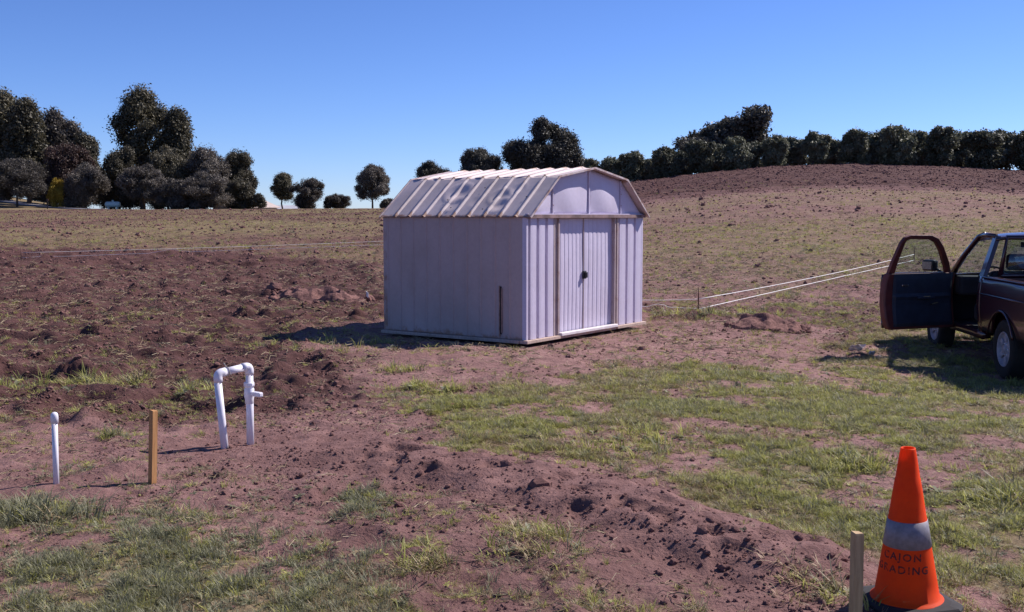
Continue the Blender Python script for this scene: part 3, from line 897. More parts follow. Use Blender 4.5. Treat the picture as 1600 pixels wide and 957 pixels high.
# ------------------------------------------------------------------ traffic cone
def build_cone():
    x, y = 1.735, 4.66
    z = float(terrain(x, y)) + .012
    root = empty('traffic_cone', (x, y, z), R(12))
    root.rotation_euler = (R(.5), R(-1.6), R(12))
    tag(root, 'orange traffic cone with grey reflective collar and faded black stencil lettering', 'traffic cone')
    m, n, l, b = new_mat('cone_orange')
    c = mix_col(n, l, ramp(n, l, noise(n, l, 9, 6, .7), .35, .75), (.95, .085, .006), (.80, .06, .006))
    c = mix_col(n, l, ramp(n, l, noise(n, l, 40, 4, .7), .6, .8, 0, .5), c, (.45, .04, .02))
    l.new(c, b.inputs['Base Color']); b.inputs['Roughness'].default_value = .65; b.inputs['Specular IOR Level'].default_value = .2
    tl = n.new('ShaderNodeBsdfTranslucent'); tl.inputs[0].default_value = (.95, .16, .02, 1)
    mx = n.new('ShaderNodeMixShader'); mx.inputs[0].default_value = .32
    l.new(b.outputs[0], mx.inputs[1]); l.new(tl.outputs[0], mx.inputs[2]); l.new(mx.outputs[0], n['Material Output'].inputs[0])
    H, r0, r1, zb = .695, .138, .031, .032
    rad = lambda q: r0 + (r1-r0)*(q-zb)/(H-zb)
    zz = [zb+.012, .12, .25, .39, .393, .50, .56, .563, .65, H-.006]
    prof = [(r0+.018, zb-.002), (r0+.008, zb+.006)] + [(rad(q) - (.0012 if q in (.393, .563) else 0), q) for q in zz] + [(r1-.001, H), (r1-.006, H-.001)] + [(rad(q)-.007, q) for q in (.62, .4, .2, zb+.01)]
    MB().lathe(prof, 48).build('cone_body', m, root)
    # black rubber base, square with clipped corners and four feet
    a, ch = .185, .045
    o = [(a-ch, -a), (a, -a+ch), (a, a-ch), (a-ch, a), (-a+ch, a), (-a, a-ch), (-a, -a+ch), (-a+ch, -a)]
    mb = MB(); V = []; F = []
    rings = [(1.0, .0), (1.0, .016), (.965, .024), (.80, .031), (.45, .032)]
    for s_, q in rings: V += [(px*s_, py*s_, q) for px, py in o]
    for j in range(len(rings)-1):
        for i in range(8): F.append((j*8+i, j*8+(i+1) % 8, (j+1)*8+(i+1) % 8, (j+1)*8+i))
    F += [tuple(range(7, -1, -1)), tuple(32+i for i in range(8))]
    mb.add(V, F)
    mb.build('cone_base', plain('black_rubber', (.014, .013, .015), .85, var=.5, scale=14), root)
    cm = plain('reflective_grey', (.20, .185, .21), .55, .0, var=.2, scale=30)
    MB().lathe([(rad(.268)+.0002, .268), (rad(.268)+.0022, .2685), (rad(.382)+.0022, .3815), (rad(.382)+.0002, .382)], 48).build('reflective_collar', cm, root)
    # worn stencil lettering wrapped round the cone
    for line, q, hh, strong in (('CAJON', .222, .036, .50), ('GRADING', .168, .036, .52)):
        mm, n, l, b = new_mat('stencil_black')
        b.inputs['Base Color'].default_value = (.03, .012, .012, 1); b.inputs['Roughness'].default_value = .7
        tr = n.new('ShaderNodeBsdfTransparent'); mx = n.new('ShaderNodeMixShader')
        at = n.new('ShaderNodeAttribute'); at.attribute_name = 'wear'
        f = math_node(n, l, 'ADD', noise(n, l, 55, 4, .6), at.outputs['Fac'])
        l.new(ramp(n, l, f, .42, .66, 0, .9), mx.inputs[0])
        l.new(tr.outputs[0], mx.inputs[1]); l.new(b.outputs[0], mx.inputs[2]); l.new(mx.outputs[0], n['Material Output'].inputs[0])
        cu = bpy.data.curves.new('lettering', 'FONT'); cu.body = line; cu.size = hh*1.3; cu.space_character = 1.25; cu.offset = .0007
        cu.align_x = 'CENTER'; cu.resolution_u = 3
        to = bpy.data.objects.new('lettering_source', cu); COL.objects.link(to)
        dg = bpy.context.evaluated_depsgraph_get()
        me = bpy.data.meshes.new_from_object(to.evaluated_get(dg))
        bpy.data.objects.remove(to)
        bm = bmesh.new(); bm.from_mesh(me)
        bmesh.ops.triangulate(bm, faces=bm.faces[:])
        bmesh.ops.subdivide_edges(bm, edges=[e for e in bm.edges if e.calc_length() > .008], cuts=2, use_grid_fill=True)
        face_dir = math.atan2(-y, -x) - R(12) - R(13)
        gap = []
        xs = [v.co.x for v in bm.verts]; xmin, xmax = min(xs), max(xs)
        wear = []
        for v in bm.verts:
            u = (v.co.x-xmin)/(xmax-xmin)
            wear.append((.10 + .12*(u > .70)) if line == 'GRADING' else (.12 if u < .78 else .05) + (.08 if .2 < u < .42 else 0))
            zq = q + v.co.y*.95; rr = rad(zq)+.0012
            an = face_dir + (v.co.x)/rr
            v.co = Vector((rr*math.cos(an), rr*math.sin(an), zq))
        bm.to_mesh(me); bm.free()
        point_attr(me, 'wear', wear)
        me.materials.clear(); me.materials.append(mm)
        link(bpy.data.objects.new('lettering', me), root)
build_cone()

# ------------------------------------------------------------------ stakes and pipes
def build_stake(px, py, h, w, mat, label, lean, rz):
    x, y = fromphoto(px, py); z = gz(x, y)
    mb = MB(); V = []; F = []
    rows = [(-.12, .25), (-.03, .9), (0, 1), (h*.5, 1.01), (h-.006, 1.0), (h, .90)]
    for q, s_ in rows:
        j = .0012*math.sin(q*37)
        V += [(-w/2*s_+j, -w/2*s_, q), (w/2*s_+j, -w/2*s_, q), (w/2*s_+j, w/2*s_, q), (-w/2*s_+j, w/2*s_, q + (.004 if q == h else 0))]
    for j in range(len(rows)-1):
        for i in range(4): F.append((j*4+i, j*4+(i+1) % 4, (j+1)*4+(i+1) % 4, (j+1)*4+i))
    F += [(3, 2, 1, 0), tuple(len(rows)*4-4+i for i in range(4))]
    mb.add(V, F)
    o = mb.build('wooden_stake', mat)
    o.location = (x, y, z); o.rotation_euler = (lean[0], lean[1], rz)
    return tag(o, label, 'stake', 'survey stakes')
build_stake(238, 757, .45, .036, M['stake_orange'], 'orange-brown wooden stake between the capped pipe and the white pipe loop', (R(1), R(2.2), 0), R(56))
build_stake(1336, 976, .445, .038, M['stake_tan'], 'pale tan square wooden stake right beside the traffic cone', (R(-1), R(.6), 0), R(14))

def pipe_cap():
    x, y = fromphoto(88, 758); z = gz(x, y)
    root = empty('capped_pipe', (x, y, z)); root.rotation_euler = (0, R(.4), 0)
    tag(root, 'short white plastic standpipe with a round cap, far left', 'pipe')
    MB().tube([(0, 0, -.10), (0, 0, .40)], .0175, 20).build('pipe', M['pvc'], root)
    MB().lathe([(.0178, .372), (.0225, .373), (.0228, .415), (.021, .428), (.015, .437), (.007, .441), (0, .442)], 24).build('cap', M['pvc'], root)
pipe_cap()

def pipe_loop():
    ax, ay = fromphoto(353, 698); bx, by = fromphoto(391, 690)
    root = empty('pipe_riser', (ax, ay, 0))
    tag(root, 'white plastic irrigation pipe loop with a shut-off valve and lever', 'pipe')
    z0 = min(gz(ax, ay), gz(bx, by)) - .1
    B = Vector((bx-ax, by-ay, 0))
    r, rf = .0268, .0315
    topA = Vector((-.045, -.01, .525)); topB = Vector((B.x+.004, B.y, .552))
    baseA = Vector((0, 0, z0)); baseB = Vector((B.x, B.y, z0))
    MB().tube([baseA, topA - Vector((0, 0, .05))], r, 20).build('pipe', M['pvc'], root)
    MB().tube([topA.lerp(topB, .2), topA.lerp(topB, .8)], r, 20).build('pipe', M['pvc'], root)
    MB().tube([topB - Vector((0, 0, .05)), baseB], r, 20).build('pipe', M['pvc'], root)
    def elbow(c, d1, d2):
        pts = []; L = .062
        p0 = c + d1*L; p2 = c + d2*L
        pts.append(p0)
        for k in range(7):
            t = k/6; q0 = c + d1*.034; q2 = c + d2*.034
            pts.append(q0*(1-t)**2 + c*2*t*(1-t) + q2*t*t)
        pts.append(p2)
        MB().tube(pts, rf, 20).build('elbow', M['pvc'], root)
    hor = (topB-topA).normalized()
    elbow(topA, (baseA-topA).normalized(), hor)
    elbow(topB, -hor, (baseB-topB).normalized())
    # ball valve on the right leg
    vb = Vector((B.x, B.y, 0))
    cz = .355
    v = MB().lathe([(r, cz+.082), (.036, cz+.080), (.038, cz+.050), (.030, cz+.047), (.030, cz+.040), (.036, cz+.030), (.037, cz-.020), (.031, cz-.045), (.030, cz-.075), (r, cz-.078)], 24, Matrix.Translation(vb))
    v.lathe([(.0385, cz+.075), (.0395, cz+.073), (.0395, cz+.056), (.0385, cz+.054)], 8, Matrix.Translation(vb), False)
    v = v.build('valve_body', M['pvc'], root)
    mt = Matrix.Translation(vb + Vector((0, 0, cz))) @ Matrix.Rotation(R(-38), 4, 'Z')
    MB().box((.030, -.012, -.010), (.052, .012, .012), mt, bev=.004).box((.046, -.022, -.016), (.060, .022, .016), mt, bev=.005).box((.050, -.019, -.017), (.135, .019, .017), mt, bev=.008).build('valve_lever', M['pvc'], v)
    # zip tie on the cross pipe
    c = topA.lerp(topB, .30); t = hor; a = Vector((0, 0, 1)); a = (a-t*a.dot(t)).normalized(); b = t.cross(a)
    ring = [c + (a*math.cos(k)+b*math.sin(k))*(r+.005) for k in np.linspace(0, 2*math.pi, 17)]
    MB().tube(ring, .0035, 6).tube([c+a*(r+.004), c+a*(r+.022)-t*.012, c+a*(r+.038)-t*.020], [.004, .003, .004], 6).build('wire_tie', plain('tie_wire', (.32, .30, .28), .5), root)
pipe_loop()

# ------------------------------------------------------------------ string lines on thin rods
def at(px, d): return ((px-800)/1700*d, d)
def rod(x, y, h, label):
    z = gz(x, y)
    o = MB().tube([(0, 0, -.1), (.004, .002, h*.6), (.0, .006, h)], [.012, .012, .010], 8).build('string_stake', M['wire'])
    o.location = (x, y, z)
    return tag(o, label, 'stake', 'string line stakes')
def string(a, b, ha, hb, label, rad=.006, sag=.05):
    pts = []
    n = 24
    for k in range(n+1):
        t = k/n; x = a[0]+(b[0]-a[0])*t; y = a[1]+(b[1]-a[1])*t
        z0, z1 = gz(*a)+ha, gz(*b)+hb
        z = max(z0+(z1-z0)*t - sag*4*t*(1-t), gz(x, y)+.03)
        pts.append((x-a[0], y-a[1], z))
    o = MB().tube(pts, rad, 5).build('string_line', M['string'])
    o.location = (a[0], a[1], 0)
    return tag(o, label, 'string', 'white boundary strings')
SA = at(33, 33.0); SB = at(1092, 18.3); SC = at(1428, 27.5); SD = at(735, 40.0); SE = at(880, 18.6)
rod(*SA, .36, 'thin rusty rod holding the strings at the far left of the field')
rod(*SB, .40, 'thin rusty rod holding the strings right of the shed')
rod(*SC, .42, 'thin rusty rod behind the open truck door')
rod(*SD, .36, 'thin rusty rod hidden behind the shed, far end of the strings')
string(SB, SC, .20, .20, 'upper white string running from the rod beside the shed towards the truck', .0062)
string(SB, SC, .03, .05, 'lower white string running from the rod beside the shed towards the truck', .0065, .0)
string(SA, SD, .20, .22, 'upper white string stretched across the field left of the shed', .0042)
string(SA, SD, .04, .06, 'lower white string stretched across the field left of the shed', .0042, .0)
string(SB, SE, .20, .20, 'faint upper string between the rod and the back of the shed', .005)
string(SB, SE, .04, .04, 'faint lower string between the rod and the back of the shed', .005, 0)

# ------------------------------------------------------------------ earth heaps, litter
def heap(px, py, rx, ry, h, seed, label):
    x, y = fromphoto(px, py)
    base = float(terrain(x, y))
    N = 46
    g = np.linspace(-1, 1, N); U, Vv = np.meshgrid(g, g)
    lx, ly = U*rx*1.25, Vv*ry*1.25
    q = np.hypot(U, Vv)*1.12
    X, Y = x+lx, y+ly
    ang = np.arctan2(Vv, U)
    edge = 1 + .3*(vnoise(np.cos(ang)*2+9, np.sin(ang)*2+seed, seed)-.5)
    prof = np.clip(1-(q/edge)**1.6, 0, 1)
    lump = fbm(X, Y, .34, seed, 3); l2 = np.abs(rot_noise(X, Y, .14, seed+5)*2-1)
    z = prof*h*(.55+.9*lump) + (np.maximum(0, rot_noise(X, Y, .16, seed+9)-.5)*.22 + (.4-l2)*.04)*np.minimum(1, prof*3) - .10*(1-np.minimum(1, prof*6))
    zz = ground_z(X.ravel(), Y.ravel()).reshape(X.shape) - base
    V = np.stack([lx.ravel(), ly.ravel(), (z+zz).ravel()], 1)
    i = np.arange(N-1)[:, None]*N+np.arange(N-1)[None, :]
    F = np.stack([i, i+1, i+N+1, i+N], -1).reshape(-1, 4)
    me = fast_mesh('dirt_heap', V, F, False); me.materials.append(M['clod'])
    o = bpy.data.objects.new('dirt_heap', me); o.location = (x, y, base); link(o)
    tag(o, label, 'dirt heap', 'heaps of dug earth')
heap(500, 474, .85, .45, .20, 3, 'long lumpy heap of brown earth left of the shed')
heap(1200, 508, .55, .38, .15, 8, 'small heap of brown clods below the strings right of the shed')

paper = plain('dirty_cardboard', (.55, .47, .44), .8, var=.3, scale=18)
def litter(px, py, sx, sy, fold, rz, label, dark=False):
    x, y = fromphoto(px, py, -.1); z = gz(x, y)
    def fn(u, v):
        return ((u-.5)*sx, (v-.5)*sy, .03 + fold*abs(u-.45)*sx + .012*math.sin(6*u+4*v) + .01*math.cos(9*v))
    o = MB().grid(fn, 6, 5, False).build('litter', paper, solid=.004)
    o.location = (x, y, z); o.rotation_euler = (R(-14), R(4), rz)
    tag(o, label, 'litter', 'scraps of litter by the truck')
litter(1341, 547, .14, .17, .9, .5, 'largest crumpled pale scrap on the grass left of the truck')
litter(1364, 548, .09, .08, .5, 1.4, 'middle pale scrap on the grass nearer the open truck door')
litter(1373, 553, .05, .05, .6, .2, 'smallest pinkish scrap on the grass under the open truck door')

def flag(px, py):
    x, y = fromphoto(px, py); z = gz(x, y)
    root = empty('marker_flag', (x, y, z))
    tag(root, 'tiny white marker flag on the earth heap left of the shed', 'flag')
    MB().tube([(0, 0, -.05), (.01, 0, .24)], .004, 6).build('flag_wire', M['wire'], root)
    MB().grid(lambda u, v: (.008 + .05*u, .012*math.sin(5*u), .14+.10*v-.04*u), 5, 3).build('flag_cloth', M['string'], root, solid=.003)
flag(571, 480)

# ------------------------------------------------------------------ far things: mailbox, gas tank, buildings
def mailbox():
    x, y = at(77, 132.0); z = float(terrain(x, y))
    root = empty('mailbox', (x, y, z), R(20))
    tag(root, 'dark mailbox on a post beside the driveway', 'mailbox')
    dk = plain('dark_timber', (.035, .025, .022), .8)
    MB().box((-.06, -.06, -.2), (.06, .06, .95), bev=.01).build('post', dk, root)
    pr = [(-.13, .95), (.13, .95), (.13, 1.10)] + [(.13*math.cos(a), 1.10+.13*math.sin(a)) for a in np.linspace(0, math.pi, 9)[1:-1]] + [(-.13, 1.10)]
    mb = MB().prism(pr, 'y', -.30, .30); bx = mb.build('box', dk, root)
    MB().box((.135, .0, 1.0), (.15, .03, 1.28)).build('flag', M['lamp_red'], bx)
mailbox()

def tank():
    x, y = at(179, 140.0); z = float(terrain(x, y))
    root = empty('propane_tank', (x, y, z), R(4))
    tag(root, 'small pale green horizontal gas tank on the grass before the trees', 'tank')
    pt = plain('pale_green_paint', (.50, .62, .58), .4, var=.1)
    mt = Matrix.Translation((0, 0, .62)) @ Matrix.Rotation(R(90), 4, 'Y')
    MB().lathe([(0, -1.0), (.16, -.98), (.29, -.90), (.36, -.78), (.37, -.7), (.37, .7), (.36, .78), (.29, .90), (.16, .98), (0, 1.0)], 20, mt).build('tank_shell', pt, root)
    MB().lathe([(.15, .97), (.15, 1.10), (.12, 1.16), (0, 1.18)], 14).build('valve_dome', pt, root)
    for q in (-.55, .55): MB().box((q-.08, -.28, -.1), (q+.08, .28, .32)).build('support', pt, root)
tank()

def house(px, d, w, dep, h, rise, rz, wallc, roofc, label, cat='house', sink=0.0):
    x, y = at(px, d); z = float(terrain(x, y)) - sink
    root = empty('farm_building', (x, y, z), rz)
    tag(root, label, cat, 'buildings beyond the field')
    wm = plain('stucco', wallc, .85, var=.08); rm = plain('roofing', roofc, .8, var=.15, scale=2)
    MB().prism([(-dep/2, 0), (dep/2, 0), (dep/2, h), (0, h+rise), (-dep/2, h)], 'x', -w/2, w/2).build('wall', wm, root)
    for sg in (-1, 1):
        a = (sg*(dep/2+.4), h-.4*rise/(dep/2)+.02); b = (0, h+rise+.02)
        MB().prism([a, b, (b[0], b[1]+.12), (a[0], a[1]+.12)], 'x', -w/2-.4, w/2+.4).build('roof', rm, root)
    for q in (-w*.25, w*.2):
        wn_ = MB().box((q-.5, -dep/2-.03, 1.0), (q+.5, -dep/2+.02, 2.0)).build('window', M['black'], root)
        MB().box((q-.6, -dep/2-.05, .92), (q+.6, -dep/2-.031, .99)).build('window_sill', wm, wn_)
house(385, 166, 8, 6, 2.3, 1.2, R(70), (.50, .43, .39), (.42, .35, .32), 'beige house half hidden at the right end of the left trees', sink=1.9)
house(436, 172, 9, 6, 2.2, 1.1, R(8), (.45, .45, .48), (.42, .43, .48), 'low white roofed barn behind the two small trees left of the lone tree', 'barn', sink=2.75)

# ------------------------------------------------------------------ trees
bark = plain('bark', (.075, .055, .048), .95, var=.4, scale=3, bmp=.5)
LEAF = {
    'olive': leaf_mat('leaf_olive', (.054, .050, .034), (.15, .132, .085)),
    'grey': leaf_mat('leaf_grey_green', (.062, .055, .048), (.17, .148, .122)),
    'brown': leaf_mat('leaf_red_brown', (0.0527, 0.0322, 0.0279), (0.124, 0.0744, 0.0589)),
    'euc': leaf_mat('leaf_eucalyptus', (.060, .058, .036), (.19, .165, .10)),
    'yellow': leaf_mat('leaf_yellow', (.20, .14, .02), (.42, .30, .05)),
    'orchard': leaf_mat('leaf_orchard', (.070, .076, .050), (.20, .20, .125)),
    'oak': leaf_mat('leaf_oak', (.048, .048, .040), (.130, .120, .095)),
}

def leaf_mesh(name, blobs, per_blob, leaves, leaf, rc, seed, shell=.45):
    """blobs: (centre, radii); clumps of small leaf faces spread through their volume"""
    g = np.random.default_rng(seed)
    C = []
    for c, rad in blobs:
        rad = np.asarray(rad, float); c = np.asarray(c, float)
        n = max(6, int(per_blob))
        v = g.normal(size=(n, 3)); v /= np.linalg.norm(v, axis=1)[:, None]
        rr = g.random(n)**shell
        C.append(c + v*rad*rr[:, None])
    C = np.concatenate(C)
    n = len(C)
    tint_c = np.clip(g.normal(.42, .2, n), 0, 1)
    L = leaves
    off = g.normal(size=(n, L, 3)); off /= np.linalg.norm(off, axis=2)[..., None]
    cr = rc*(.6+.8*g.random((n, 1, 1)))
    pos = (C[:, None, :] + off*cr*(g.random((n, L, 1))**.5)).reshape(-1, 3)
    nrm = off.reshape(-1, 3)*.8 + g.normal(size=(n*L, 3))*.7 + np.array([0, 0, .35])
    nrm /= np.linalg.norm(nrm, axis=1)[:, None]
    t = np.cross(nrm, g.normal(size=nrm.shape)); t /= np.linalg.norm(t, axis=1)[:, None]
    b = np.cross(nrm, t)
    s = leaf*(.55+.9*g.random((n*L, 1)))
    V = np.stack([pos-t*s, pos-b*s*.45, pos+t*s, pos+b*s*.45], 1).reshape(-1, 3)
    F = np.arange(len(V)).reshape(-1, 4)
    me = fast_mesh(name, V, F)
    tint = np.clip(np.repeat(tint_c, L) + g.normal(0, .16, n*L), 0, 1)
    point_attr(me, 'tint', np.repeat(tint, 4))
    return me

def wood_mesh(mb, h, blobs, r0, g, fork=.28, top=None):
    """tapered trunk and a limb to most of the leaf masses"""
    sway = g.normal(0, .02*h, (4, 2)); sway[0] = 0
    tops = top or h*.62
    pts = [(sway[i][0], sway[i][1], -.4 + (tops+.4)*i/3) for i in range(4)]
    mb.tube(pts, [r0*1.25, r0, r0*.75, r0*.4], 9)
    for c, rad in blobs:
        zf = min(max(fork*h, c[2]*.35 + g.random()*.15*h), tops)
        t = (zf+.4)/(tops+.4)*3; i = min(int(t), 2); f = t-i
        p0 = Vector(pts[i]).lerp(Vector(pts[i+1]), f); p2 = Vector(c)
        p1 = p0.lerp(p2, .5) + Vector((g.normal(0, .04*h), g.normal(0, .04*h), .05*h))
        mb.tube([p0, p0.lerp(p1, .5), p1, p1.lerp(p2, .6), p2], [r0*.42, r0*.36, r0*.28, r0*.18, r0*.08], 6)

def blobs_for(kind, h, w, g):
    B = []
    if kind == 'round':            # bushy to the ground
        for k in range(24):
            a = g.random()*6.283; q = math.sqrt(g.random())*.70; z = h*(.10+.74*g.random())
            lim = math.sqrt(max(.08, 1-((z/h-.42)/.60)**2))
            B.append(((math.cos(a)*q*w*lim, math.sin(a)*q*w*lim, z), (w*.32, w*.32, h*.15)))
        B.append(((0, 0, h*.86), (w*.38, w*.38, h*.13)))
    elif kind == 'tree':           # clear trunk, rounded head
        for k in range(34):
            a = k*2.4+g.random(); q = math.sqrt(g.random())*.78; z = h*(.30+.56*g.random())
            lim = math.sqrt(max(.10, 1-(max(0, z/h-.42)/.56)**2))*(1 if z > .40*h else .85)
            B.append(((math.cos(a)*q*w*lim, math.sin(a)*q*w*lim, z), (w*.27, w*.27, h*.10)))
        B.append(((0, 0, h*.88), (w*.36, w*.36, h*.11)))
    elif kind == 'euc':            # tall, separate leaf masses with gaps
        for k in range(19):
            z = h*(.32+.60*(k/18.0)); lim = 1.0 if z < h*.7 else max(.25, (h*1.02-z)/(h*.32))
            a = k*2.4+g.random(); q = (.35+.5*g.random())*w*lim
            B.append(((math.cos(a)*q, math.sin(a)*q, z), (w*(.19+.10*g.random()), w*(.19+.10*g.random()), h*(.036+.028*g.random()))))
        B.append(((0, 0, h*.945), (w*.22, w*.22, h*.055)))
    elif kind == 'oak':            # broad low dome with limbs showing
        for k in range(30):
            a = g.random()*6.283; q = math.sqrt(g.random())*.76
            zz = .16+.72*math.sqrt(max(0, 1-q*q))*(.25+.75*g.random())
            B.append(((math.cos(a)*q*w, math.sin(a)*q*w, h*zz), (w*.27, w*.27, h*.13)))
        B.append(((0, 0, h*.88), (w*.34, w*.34, h*.11)))
    elif kind == 'box':            # clipped orchard tree, foliage to the ground
        for k in range(20):
            a = g.random()*6.283; q = .30+.36*g.random(); z = h*(.17+.66*g.random())
            tap = 1.0 - .25*max(0, z/h-.7)/.3
            B.append(((math.cos(a)*q*w*tap, math.sin(a)*q*w*tap, z), (w*.40, w*.40, h*.15)))
        B.append(((0, 0, h*.86), (w*.5, w*.5, h*.12)))
    return B

def ragged(B, w, g, n=9):
    """small sprays of leaves standing out of the crown's outline"""
    zs = [c[2] for c, r in B]; zm = sum(zs)/len(zs)
    out = []
    for k in range(n):
        c, r = B[int(g.random()*len(B))]
        v = g.normal(size=3); v[2] += .3; v /= np.linalg.norm(v)
        p = np.array(c) + v*np.array(r)*1.05
        if p[2] < .12*max(zs): continue
        q = .25+.25*g.random()
        out.append((tuple(p), tuple(q*t for t in r)))
    return B + out

def tree(name, px, d, ytop, hw_px, kind, leafm, label, seed, dens=1.0, base_off=0.0, cat='tree', group=None, leaf=.20):
    x, y = at(px, d); z = float(terrain(x, y)) + base_off
    h = CAM_Z + (337-ytop)*d/1700 - z
    w = hw_px*d/1700
    g = np.random.default_rng(seed)
    B = ragged(blobs_for(kind, h, w*.95, g), w, g, 7 if kind == 'euc' else 26)
    root = empty(name, (x, y, z))
    tag(root, label, cat, group)
    size = max(h, w)
    per = int(62*dens*(.62 if kind == 'tree' else .8 if kind == 'euc' else 1)); lv = 18
    lf = leaf*.72*min(1.4, max(.6, size/9))
    me = leaf_mesh('crown', B, per*1.35, lv, lf, max(.35, .085*size), seed+100, .72)
    me.materials.append(LEAF[leafm])
    link(bpy.data.objects.new('crown', me), root)
    mb = MB(); wood_mesh(mb, h, B[::2], max(.07, h*.020), g, .12 if kind in ('round', 'box') else .26)
    mb.build('trunk', bark, root, recalc=False)
    return root

GL = 'trees behind the field on the left'
tree('eucalyptus_tree', 8, 152, 148, 50, 'euc', 'euc', 'tall olive green eucalyptus at the left edge of the picture', 11, 1.15, group=GL)
tree('eucalyptus_tree', 48, 149, 162, 31, 'euc', 'euc', 'brown-green tall tree just right of the leftmost eucalyptus', 12, 1.2, group=GL)
tree('broadleaf_tree', 98, 158, 182, 34, 'tree', 'grey', 'grey-green tall tree behind the reddish one', 13, 1.2, group=GL)
tree('broadleaf_tree', 108, 146, 226, 42, 'round', 'brown', 'dark reddish brown bushy tree above the driveway', 14, group=GL)
tree('broadleaf_tree', 136, 154, 216, 24, 'tree', 'olive', 'slim olive tree at the right shoulder of the reddish tree', 15, group=GL)
tree('pepper_tree', 30, 137, 250, 54, 'tree', 'grey', 'low spreading grey tree with a dark trunk at the driveway edge', 16, 1.5, group=GL)
tree('yellow_shrub', 92, 139, 279, 13, 'round', 'yellow', 'bright yellow leafed shrub between the dark bushes', 17, .2, cat='shrub')
tree('pepper_tree', 136, 141, 258, 42, 'round', 'grey', 'rounded grey bush tree left of the gas tank', 18, 1.2, group=GL)
tree('eucalyptus_tree', 226, 162, 145, 52, 'euc', 'euc', 'tallest eucalyptus with open crown, standing above the left grove', 19, 1.35, group=GL)
tree('eucalyptus_tree', 281, 160, 176, 30, 'euc', 'euc', 'shorter eucalyptus at the right side of the tallest one', 20, 1.1, group=GL)
tree('broadleaf_tree', 190, 150, 236, 32, 'round', 'olive', 'olive rounded tree at the left foot of the tallest eucalyptus', 21, group=GL)
tree('pepper_tree', 226, 140, 260, 46, 'tree', 'grey', 'grey spreading tree with visible trunk right of the gas tank', 22, 1.5, group=GL)
tree('broadleaf_tree', 266, 152, 236, 42, 'round', 'olive', 'olive rounded tree at the right foot of the tallest eucalyptus', 23, group=GL)
tree('broadleaf_tree', 322, 153, 231, 48, 'round', 'grey', 'large grey rounded tree in the right half of the left grove', 24, 1.2, group=GL)
tree('broadleaf_tree', 374, 157, 236, 32, 'round', 'olive', 'rightmost tall olive tree of the left grove', 25, 1.2, group=GL)
tree('pepper_tree', 322, 139, 274, 52, 'round', 'grey', 'low wide grey bush tree in front of the right half of the grove', 26, 1.3, group=GL)
tree('pepper_tree', 374, 143, 282, 28, 'round', 'olive', 'low olive bush at the right end of the left grove', 34, 1.0, group=GL)
tree('pepper_tree', 272, 138, 282, 30, 'round', 'grey', 'low grey bush in the middle of the left grove', 35, 1.0, group=GL)
tree('young_tree', 406, 142, 306, 12, 'tree', 'olive', 'tiny tree in front of the beige house', 27, .5)
for i_, (px_, yt_, hw_) in enumerate(((20, 262, 34), (75, 258, 34), (120, 262, 30), (165, 268, 26), (205, 264, 30), (250, 262, 32), (300, 262, 34), (350, 266, 32))):
    tree('background_bush', px_, 172, yt_, hw_, 'round', 'olive', ('first', 'second', 'third', 'fourth', 'fifth', 'sixth', 'seventh', 'eighth')[i_] + ' shaded dark bush from the left, at the back of the left grove', 140+i_, .8, group='bushes at the back of the left grove', cat='bush')
GM = 'small trees between the grove and the shed'
tree('eucalyptus_tree', 444, 160, 271, 18, 'tree', 'euc', 'slender ragged small tree, left of a joined pair', 28, .8, group=GM)
tree('broadleaf_tree', 481, 156, 280, 31, 'round', 'grey', 'rounded dark small tree, right of a joined pair', 29, 1.0, group=GM)
tree('shrub', 527, 160, 307, 24, 'round', 'grey', 'low hedge-like shrub on the skyline left of the lone tree', 30, .7, cat='shrub')
tree('broadleaf_tree', 583, 146, 259, 33, 'tree', 'grey', 'lone round tree with a bare trunk left of the shed roof', 31, 1.3, group=GM)
tree('shrub', 607, 150, 314, 12, 'round', 'grey', 'tiny shrub at the right foot of the lone tree', 32, .5, cat='shrub')
GB = 'trees showing above the shed roof'
tree('oak_tree', 676, 140, 255, 36, 'round', 'oak', 'lowest rounded oak, above the left end of the shed roof', 41, 1.3, group=GB)
tree('oak_tree', 749, 140, 233, 44, 'round', 'oak', 'middle rounded oak above the shed roof', 42, 1.4, group=GB)
tree('oak_tree', 849, 138, 194, 67, 'oak', 'oak', 'big dark dome shaped oak with limbs showing, above the shed ridge', 43, 2.0, group=GB)
tree('oak_tree', 905, 140, 246, 30, 'round', 'oak', 'low oak between the big dome oak and the orchard', 44, 1.0, group=GB)
# big oak on the hill: three joined masses make its sloping outline
def hill_oak():
    px, d = 1140, 150
    x, y = at(px, d); z = float(terrain(x, y))
    k = d/1700
    top = lambda yy: CAM_Z + (337-yy)*k - z
    B = []
    g = np.random.default_rng(77)
    for (cx, yt, r) in ((1168, 171, 20), (1180, 186, 18), (1152, 186, 17), (1135, 190, 18), (1112, 195, 20), (1120, 208, 22), (1150, 205, 24), (1176, 206, 20), (1090, 208, 20), (1072, 218, 18), (1100, 218, 22)):
        for j in range(2):
            B.append((((cx-px)*k + g.normal(0, .3), g.normal(0, 1.4), top(yt)-r*k*.75), (r*k*.95, r*k*1.1, r*k*.78)))
    root = empty('oak_tree', (x, y, z)); tag(root, 'large old oak rising behind the orchard on the hill', 'tree')
    me = leaf_mesh('crown', B, 62, 13, .26, .7, 78, .5); me.materials.append(LEAF['oak'])
    link(bpy.data.objects.new('crown', me), root)
    mb = MB(); wood_mesh(mb, top(175), B[::2], .32, g, .25, top(205)); mb.build('trunk', bark, root, recalc=False)
hill_oak()

